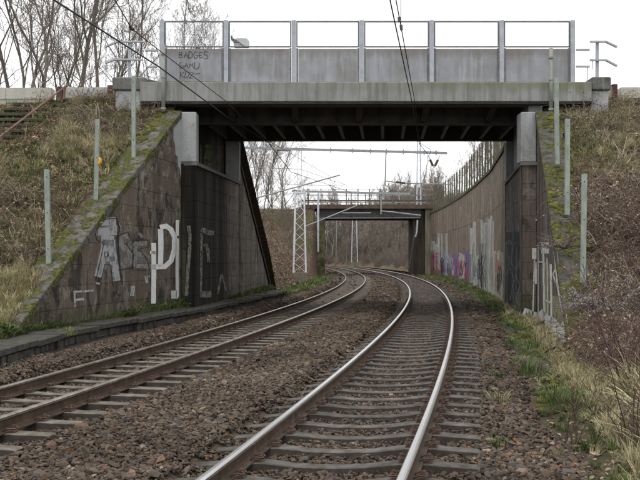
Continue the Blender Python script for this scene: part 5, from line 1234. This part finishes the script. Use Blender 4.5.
# ------------------------------------------------------------------ trees
MINR = .0052
def skeleton(seed, H, r0, levels, nchild, lenf, up=.25, wander=.16, lean=(0, 0), multi=1, start=.25, steps=(9, 6, 5, 4, 3)):
    """list per level of polylines [(points, radii)]"""
    r = random.Random(seed); out = [[] for _ in range(levels)]
    def rv(): return Vector((r.gauss(0, 1), r.gauss(0, 1), r.gauss(0, 1)))
    def grow(p, d, L, rad, lv):
        n = steps[lv]; pts = [p.copy()]; rr_ = [rad]; q = p.copy(); dirs = [d.copy()]
        for i in range(n):
            d = (d+rv()*wander*(1+.25*lv)+Vector((0, 0, up*(.25 if lv else .1)))).normalized(); q = q+d*L/n; pts.append(q.copy()); rr_.append(max(rad*(1-.78*(i+1)/n), MINR)); dirs.append(d.copy())
        out[lv].append((pts, rr_))
        if lv+1 < levels:
            k = nchild[lv]; k = max(1, int(round(k*r.uniform(.8, 1.2))))
            s0 = start if lv == 0 else .15
            for c in range(k):
                t = s0+(1-s0)*(c+r.random())/k; f = t*n; i = min(int(f), n-1); f -= i; b = pts[i].lerp(pts[i+1], f); dd = dirs[i+1]
                side = rv(); side = (side-dd*side.dot(dd)).normalized(); ang = r.uniform(.35, .95) if lv == 0 else r.uniform(.4, 1.0)
                nd = (dd*math.cos(ang)+side*math.sin(ang)).normalized(); Lc = L*lenf[lv]*(1.15-.75*t)*r.uniform(.7, 1.2); grow(b, nd, Lc, max(rr_[i]*.52, MINR), lv+1)
    for m in range(multi):
        a = r.uniform(0, 6.28); e = .0 if multi == 1 else r.uniform(.1, .35)
        d = Vector((lean[0]+math.cos(a)*e, lean[1]+math.sin(a)*e, 1)).normalized(); grow(Vector((math.cos(a)*.1*(multi > 1), math.sin(a)*.1*(multi > 1), -.15)), d, H*r.uniform(.85, 1.05), r0*r.uniform(.75, 1), 0)
    return out
def tubes_mesh(name, lines, mat, sides):
    """fast numpy tubes for many polylines"""
    Vs = []; Fs = []; base = 0
    for pts, rad in lines:
        P = np.array([tuple(p) for p in pts]); n = len(P); D = np.gradient(P, axis=0); D /= np.linalg.norm(D, axis=1, keepdims=True)+1e-9
        ref = np.array([.31, .74, .59]); A = np.cross(D, ref); A /= np.linalg.norm(A, axis=1, keepdims=True)+1e-9; B = np.cross(D, A); rr_ = np.array(rad)[:, None]
        ang = np.arange(sides)*2*PI/sides
        ring = P[:, None, :]+(A[:, None, :]*np.cos(ang)[None, :, None]+B[:, None, :]*np.sin(ang)[None, :, None])*rr_[:, :, None]
        Vs.append(ring.reshape(-1, 3)); i = np.arange(n-1)[:, None]*sides; k = np.arange(sides)[None, :]; k2 = (k+1) % sides
        Fs.append(np.stack([i+k, i+k2, i+sides+k2, i+sides+k], -1).reshape(-1, 4)+base); base += n*sides
    return npmesh(name, np.concatenate(Vs), np.concatenate(Fs), mat, True)
def tree_kind(seed, H, r0, levels=4, nchild=(11, 6, 5, 4), lenf=(.42, .5, .55, .6), tmat='bark', cmat='twig', **k):
    sk = skeleton(seed, H, r0, levels, nchild, lenf, **k)
    tr = tubes_mesh('trunk', sk[0]+sk[1], tmat, 6); cr_ = tubes_mesh('crown', [l for lv in sk[2:] for l in lv], cmat, 3)
    return tr, cr_
KT = [tree_kind(1, 10, .085, 5, (13, 7, 5, 3), up=.4, wander=.13), tree_kind(2, 11, .09, 5, (14, 7, 5, 3), up=.45, lean=(.08, 0), wander=.11), tree_kind(3, 9, .07, 5, (8, 7, 4, 3), multi=3, up=.45, start=.2),
      tree_kind(4, 12, .09, 5, (18, 7, 5, 3), tmat='bark_green', up=.5, wander=.09), tree_kind(5, 8, .045, 4, (9, 6, 5, 3), multi=6, up=.6, wander=.08)]
MINR = .014
KF = [tree_kind(11, 10, .15, 4, (20, 9, 6), cmat='twig_far', tmat='bark_pale', up=.4, wander=.12), tree_kind(12, 12, .17, 4, (20, 9, 6), cmat='twig_far', tmat='bark_green', up=.5, wander=.1), tree_kind(13, 7, .08, 4, (12, 9, 5), cmat='twig_far', multi=6, up=.4, start=.08)]
MINR = .0028
KB = [tree_kind(21, 2.2, .016, 3, (7, 4), (.55, .5), multi=5, up=.3, start=.15, tmat='twig_red', cmat='twig_red', steps=(8, 5, 4)), tree_kind(22, 1.8, .012, 3, (6, 4), (.55, .5), multi=8, up=.25, start=.12, tmat='twig_red', cmat='twig_red', steps=(7, 5, 4))]
def tree(kind, x, y, z, sc, rz, label, cat='tree', group=None, name='bare_tree', sz=None):
    t = empty(name, (x, y, z), rz, label=label, cat=cat, group=group); t.scale = (sc, sc, sz or sc)
    link('trunk' if cat == 'tree' else 'stems', kind[0], t); link('crown' if cat == 'tree' else 'twigs', kind[1], t); return t
rt_ = random.Random(5)
# beyond the low wall, top left: picture position -> world at chosen depth
TL = [(6, 31, 0, 1.0, 'leftmost bare tree at the picture edge behind the pale low wall'), (24, 36, 1, 1.05, 'bare tree with leaning trunk, second behind the left low wall'), (33, 29, 2, 1.0, 'slender many-stemmed bare tree behind the steps'), (50, 38, 3, 1.0, 'greenish-barked bare tree behind the top of the steps'),
      (70, 30, 0, 1.15, 'thick-trunked bare tree directly behind the blue graffiti wall'), (86, 33, 1, 1.1, 'bare tree right of the thick trunk behind the blue graffiti wall'), (104, 40, 3, 1.0, 'tall bare tree behind the dark red post by the left pillar'), (126, 34, 2, .95, 'thin many-stemmed bare tree behind the bent railing'),
      (143, 42, 0, 1.0, 'bare tree behind the left end of the parapet'), (-14, 35, 3, 1.0, 'bare tree cut by the left picture edge')]
TL += [(42, 46, 0, 1.1, 'distant bare tree behind the steps, right of the many-stemmed one'), (60, 45, 2, 1.2, 'bushy many-stemmed bare tree far behind the rusty handrail top'), (116, 47, 0, 1.1, 'distant bare tree right of the red post by the pillar'), (4, 50, 2, 1.3, 'far bushy bare tree at the left picture edge')]
for px, Y, k, sc, lab in TL:
    X = (px-320)/850*Y; tree(KT[k], X, Y, 5.6, sc, rt_.uniform(0, 6.28), lab, group='bare trees behind the left low wall')
tree(KT[4], (174-320)/850*38, 38, 5.2, 1.0, 1.0, 'young bare tree shoots rising behind the first parapet panel'); tree(KT[4], (197-320)/850*40, 40, 5.3, .98, 3.0, 'second clump of young bare shoots behind the first parapet panel')
# left bank under the bridge
ORD = ['first', 'second', 'third', 'fourth', 'fifth', 'sixth', 'seventh', 'eighth', 'ninth', 'tenth', 'eleventh', 'twelfth', 'thirteenth', 'fourteenth', 'fifteenth', 'sixteenth', 'seventeenth']
LB_ = sorted([(240, 62, 3, .8), (248, 70, 0, .85), (256, 66, 1, .8), (263, 78, 3, .85), (271, 72, 0, .75), (279, 82, 1, .9), (287, 90, 0, .85), (252, 88, 3, 1.0), (244, 80, 1, 1.0), (295, 98, 3, .8), (236, 58, 0, .8), (267, 92, 1, 1.0), (283, 66, 2, .7), (259, 58, 2, .75), (274, 96, 2, 1.0), (290, 76, 2, .7), (246, 96, 0, 1.1)])
for i, (px, Y, k, sc) in enumerate(LB_):
    X = (px-320)/850*Y; z = float(zl(np.array([X]), np.array([float(Y)]))[0])-.1
    tree(KT[k], X, Y, z, sc, rt_.uniform(0, 6.28), 'bare tree atop the leafy left bank, %s in the row from the near abutment' % ORD[i], group='bare trees on the left bank beyond the near bridge')
# right, above the retaining wall
RB_ = sorted([(507, 42, 1, .52), (500, 46, 0, .50), (488, 50, 3, .46), (478, 56, 2, .55), (470, 52, 1, .5), (462, 62, 0, .55), (454, 66, 2, .55), (446, 76, 3, .46), (440, 84, 0, .45), (484, 70, 2, .6), (496, 64, 2, .65), (434, 96, 2, .5)])
for i, (px, Y, k, sc) in enumerate(RB_):
    X = max((px-320)/850*Y, float(xr(Y))+1.0)
    tree(KT[k], X, Y, 5.7, sc, rt_.uniform(0, 6.28), 'bare tree behind the retaining wall fence, %s along from the second bridge' % ORD[i], group='bare trees above the retaining wall')
# far wood seen through and over the second bridge
n = 0
def far_tree(X, Y, k, sc):
    L_, R_ = float(xl(Y)), float(xr(Y))
    if L_-.8 < X < R_+.8: return
    left = X < L_; z = float((zl if left else zr)(np.array([X]), np.array([Y]))[0])-.2
    tree(KF[k], X, Y, z, sc, rt_.uniform(0, 6.28), ('bare tree in the wood beyond the second bridge', 'bare tree with greenish trunk in the wood beyond the second bridge', 'low many-stemmed bare tree in the wood beyond the second bridge')[k], group=('bare trees in the far wood', 'greenish bare trees in the far wood', 'many-stemmed bare trees in the far wood')[k])
for i in range(80):
    Y = rt_.uniform(96, 150); px = rt_.uniform(296, 470); far_tree((px-320)/850*Y, Y, rt_.choice([0, 1, 2, 2]), rt_.uniform(.3, .5))
for i in range(150):
    Y = rt_.uniform(150, 225); px = rt_.uniform(300, 440); far_tree((px-320)/850*Y, Y, rt_.choice([0, 1, 2, 2]), rt_.uniform(.5, .85))
for i in range(40):
    Y = rt_.uniform(165, 225); px = rt_.uniform(300, 345); far_tree((px-320)/850*Y, Y, rt_.choice([0, 1, 2]), rt_.uniform(.8, 1.2))
# evergreen bush by the track beyond the second bridge
def bush_mesh(seed, r0, n, mat, e):
    r = random.Random(seed); mb = MB()
    for k in range(n):
        d = Vector((r.gauss(0, 1), r.gauss(0, 1), abs(r.gauss(0, 1)))).normalized(); p = d*r0*(r.uniform(.3, 1)**.5)*(1+.9*mnoise.noise(d*2.6+Vector((seed, 0, 0)))); a = Vector((r.gauss(0, 1), r.gauss(0, 1), r.gauss(0, 1))).normalized()*e; b = Vector((r.gauss(0, 1), r.gauss(0, 1), r.gauss(0, 1))).normalized()*e*.7
        mb.add([p, p+a-b*.4, p+a*1.5, p+a+b], [(0, 1, 2, 3)])
    return mb.mesh('foliage', mat)

# ------------------------------------------------------------------ shrubs close by
for x, y, k, sc, lab in ((3.05, 8.2, 0, .62, 'dark bare shrub at the bottom right with the longest slanting stems'), (2.45, 8.3, 1, .42, 'low bare shrub of thin stems at the edge of the ballast, bottom right'), (3.75, 10.0, 0, .8, 'bare reddish shrub on the right picture edge behind the long slanting stems'),
                     (2.85, 7.7, 1, .5, 'small bare shrub in the bottom right corner'), (4.3, 11.8, 1, 1.0, 'bare shrub at the right edge level with the foot of the bank'), (6.3, 17.2, 1, 1.0, 'leafless shrub on the right bank beyond the lowest right fence post'), (7.0, 18.6, 0, .9, 'leafless shrub high at the right picture edge on the bank')):
    tree(KB[k], x, y, float(zr(np.array([x]), np.array([y]))[0]) if x > float(xr(y)) else 0., sc, x*7, lab, 'shrub', None, 'bare_shrub')
# grey-budded shrub hanging over the right wing wall
def budded(seed, n, L):
    r = random.Random(seed); mb = MB(); bd = MB()
    for k in range(n):
        a = r.uniform(0, 6.28); d = Vector((math.cos(a)*1.0-.35, math.sin(a)*.6-.2, r.uniform(.1, .9))).normalized(); p = Vector((0, 0, 0)); pts = [p.copy()]; 
        for j in range(6):
            d = (d+Vector((r.gauss(0, .14), r.gauss(0, .14), -.05))).normalized(); p = p+d*L/6*r.uniform(.7, 1.1); pts.append(p.copy())
            for q in range(5):
                c = pts[-2].lerp(p, r.random())+Vector((r.uniform(-.02, .02), r.uniform(-.02, .02), r.uniform(-.02, .02))); e = r.uniform(.009, .019)
                bd.add([c+Vector((e, 0, 0)), c+Vector((0, e, 0)), c-Vector((e, 0, 0)), c-Vector((0, e, 0)), c+Vector((0, 0, e*1.3)), c-Vector((0, 0, e))], [(0, 1, 4), (1, 2, 4), (2, 3, 4), (3, 0, 4), (1, 0, 5), (2, 1, 5), (3, 2, 5), (0, 3, 5)])
        mb.tube(pts, [.008*(1.1-j/7) for j in range(7)], 4, cap=False)
    return mb.mesh('stems', 'twig_red'), bd.mesh('buds', 'bud')
for x, y, z, L, n, lab in ((5.65, 16.6, .75, 1.15, 60, 'grey-budded shrub leaning over the foot of the right wing wall'), (5.25, 18.2, 2.0, .7, 22, 'small grey-budded shrub halfway up the right coping')):
    t = empty('budded_shrub', (x, y, z), label=lab, cat='shrub'); a, b = budded(int(y*10), n, L); link('stems', a, t); link('buds', b, t)
# fallen branches on the right bank and the left bank
def branch(pts, r, lab, mat='twig_pale', seed=1):
    rr = random.Random(seed); mb = MB(); n = len(pts); mb.tube(pts, [r*(1-.7*i/(n-1)) for i in range(n)], 6, cap=False)
    P2 = [Vector(p) for p in pts]
    for k in range(7):
        i = rr.randint(0, n-2); a = P2[i].lerp(P2[i+1], rr.random()); d = (P2[i+1]-P2[i]).normalized(); e = Vector((rr.gauss(0, 1), rr.gauss(0, 1)*.5, rr.gauss(0, 1))).normalized(); b = a+(d+e*.7).normalized()*rr.uniform(.3, .7); c = b+(d*.6+e).normalized()*rr.uniform(.1, .4)
        mb.tube([a, b, c], [r*.4, r*.25, r*.1], 4, cap=False)
    mb.build('fallen_branch', mat, label=lab, cat='branch')
def onr(px, py, up=.12):
    """the point of the right bank on a sight line"""
    d = ray(px, py); e = Vector((0, 0, EYE)); t = 8.0
    while t < 32:
        p = e+d*t
        if p.z < float(zr(np.array([p.x]), np.array([p.y]))[0])+up: return p
        t += .1
    return e+d*24
branch([onr(604, 178), onr(618, 165), onr(622, 158), onr(644, 151)], .025, 'pale forked branch lying on the right bank', seed=1)
branch([onr(618, 152), onr(629, 163), onr(636, 168), onr(650, 180)], .022, 'pale branch crossing the forked one on the right bank', seed=2)
branch([onr(612, 140), onr(620, 152), onr(618, 166), onr(606, 178)], .016, 'thin pale twig left of the crossing branches on the right bank', seed=3)
branch([onr(618, 157), onr(648, 157)], .03, 'dark straight branch at the right picture edge', 'bark', seed=4)
mb = MB(); mb.tube([onr(592, 120, .04), onr(597, 126, .05), onr(603, 131, .04)], .03, 6); mb.build('hose_piece', 'hose_blue', label='short bluish pipe on the right bank below the pillar', cat='pipe')
mb = MB(); mb.tube([onr(618, 131, .06), onr(628, 132, .07), onr(650, 133, .06)], .03, 6); mb.build('hose_piece', 'hose_blue', label='bluish pipe lying on the right bank at the picture edge', cat='pipe')
# tufts growing out of the ballast
TU = blade_clump(300, 46, .16, .11, 'grass_green', .8, .010); TU2 = blade_clump(301, 70, .24, .2, 'grass_green', .8, .010)
for px, py, me_, sc, lab in ((498.5, 379, TU, 1.1, 'small grass tuft in the ballast right of the rails, highest in the picture'), (499, 403, TU, 1.3, 'grass tuft in the middle of the right ballast strip'), (498, 450, TU, 1.0, 'thin grass tuft lowest on the right ballast strip'),
                             (528, 375, TU2, 1.4, 'big green grass tuft where ballast meets the verge'), (552, 404, TU2, 1.3, 'long green tuft at the lower end of the verge'), (566, 408, TU2, 1.0, 'green tuft right of the long one at the verge end'), (583, 452, TU2, .7, 'small green tuft among the near bare shrubs'), (512, 345, TU2, 1.0, 'green tuft beside the cable trough'), (71, 335, TU2, .8, 'mossy green tuft growing over the edge of the slab path')):
    d = ray(px, py); zt = .36 if px < 100 else -.02; t = (EYE-zt)/-d.z; o = link('grass_tuft', me_, None, (d.x*t, d.y*t, zt), (0, 0, px), (sc, sc, sc), label=lab, cat='grass tuft')
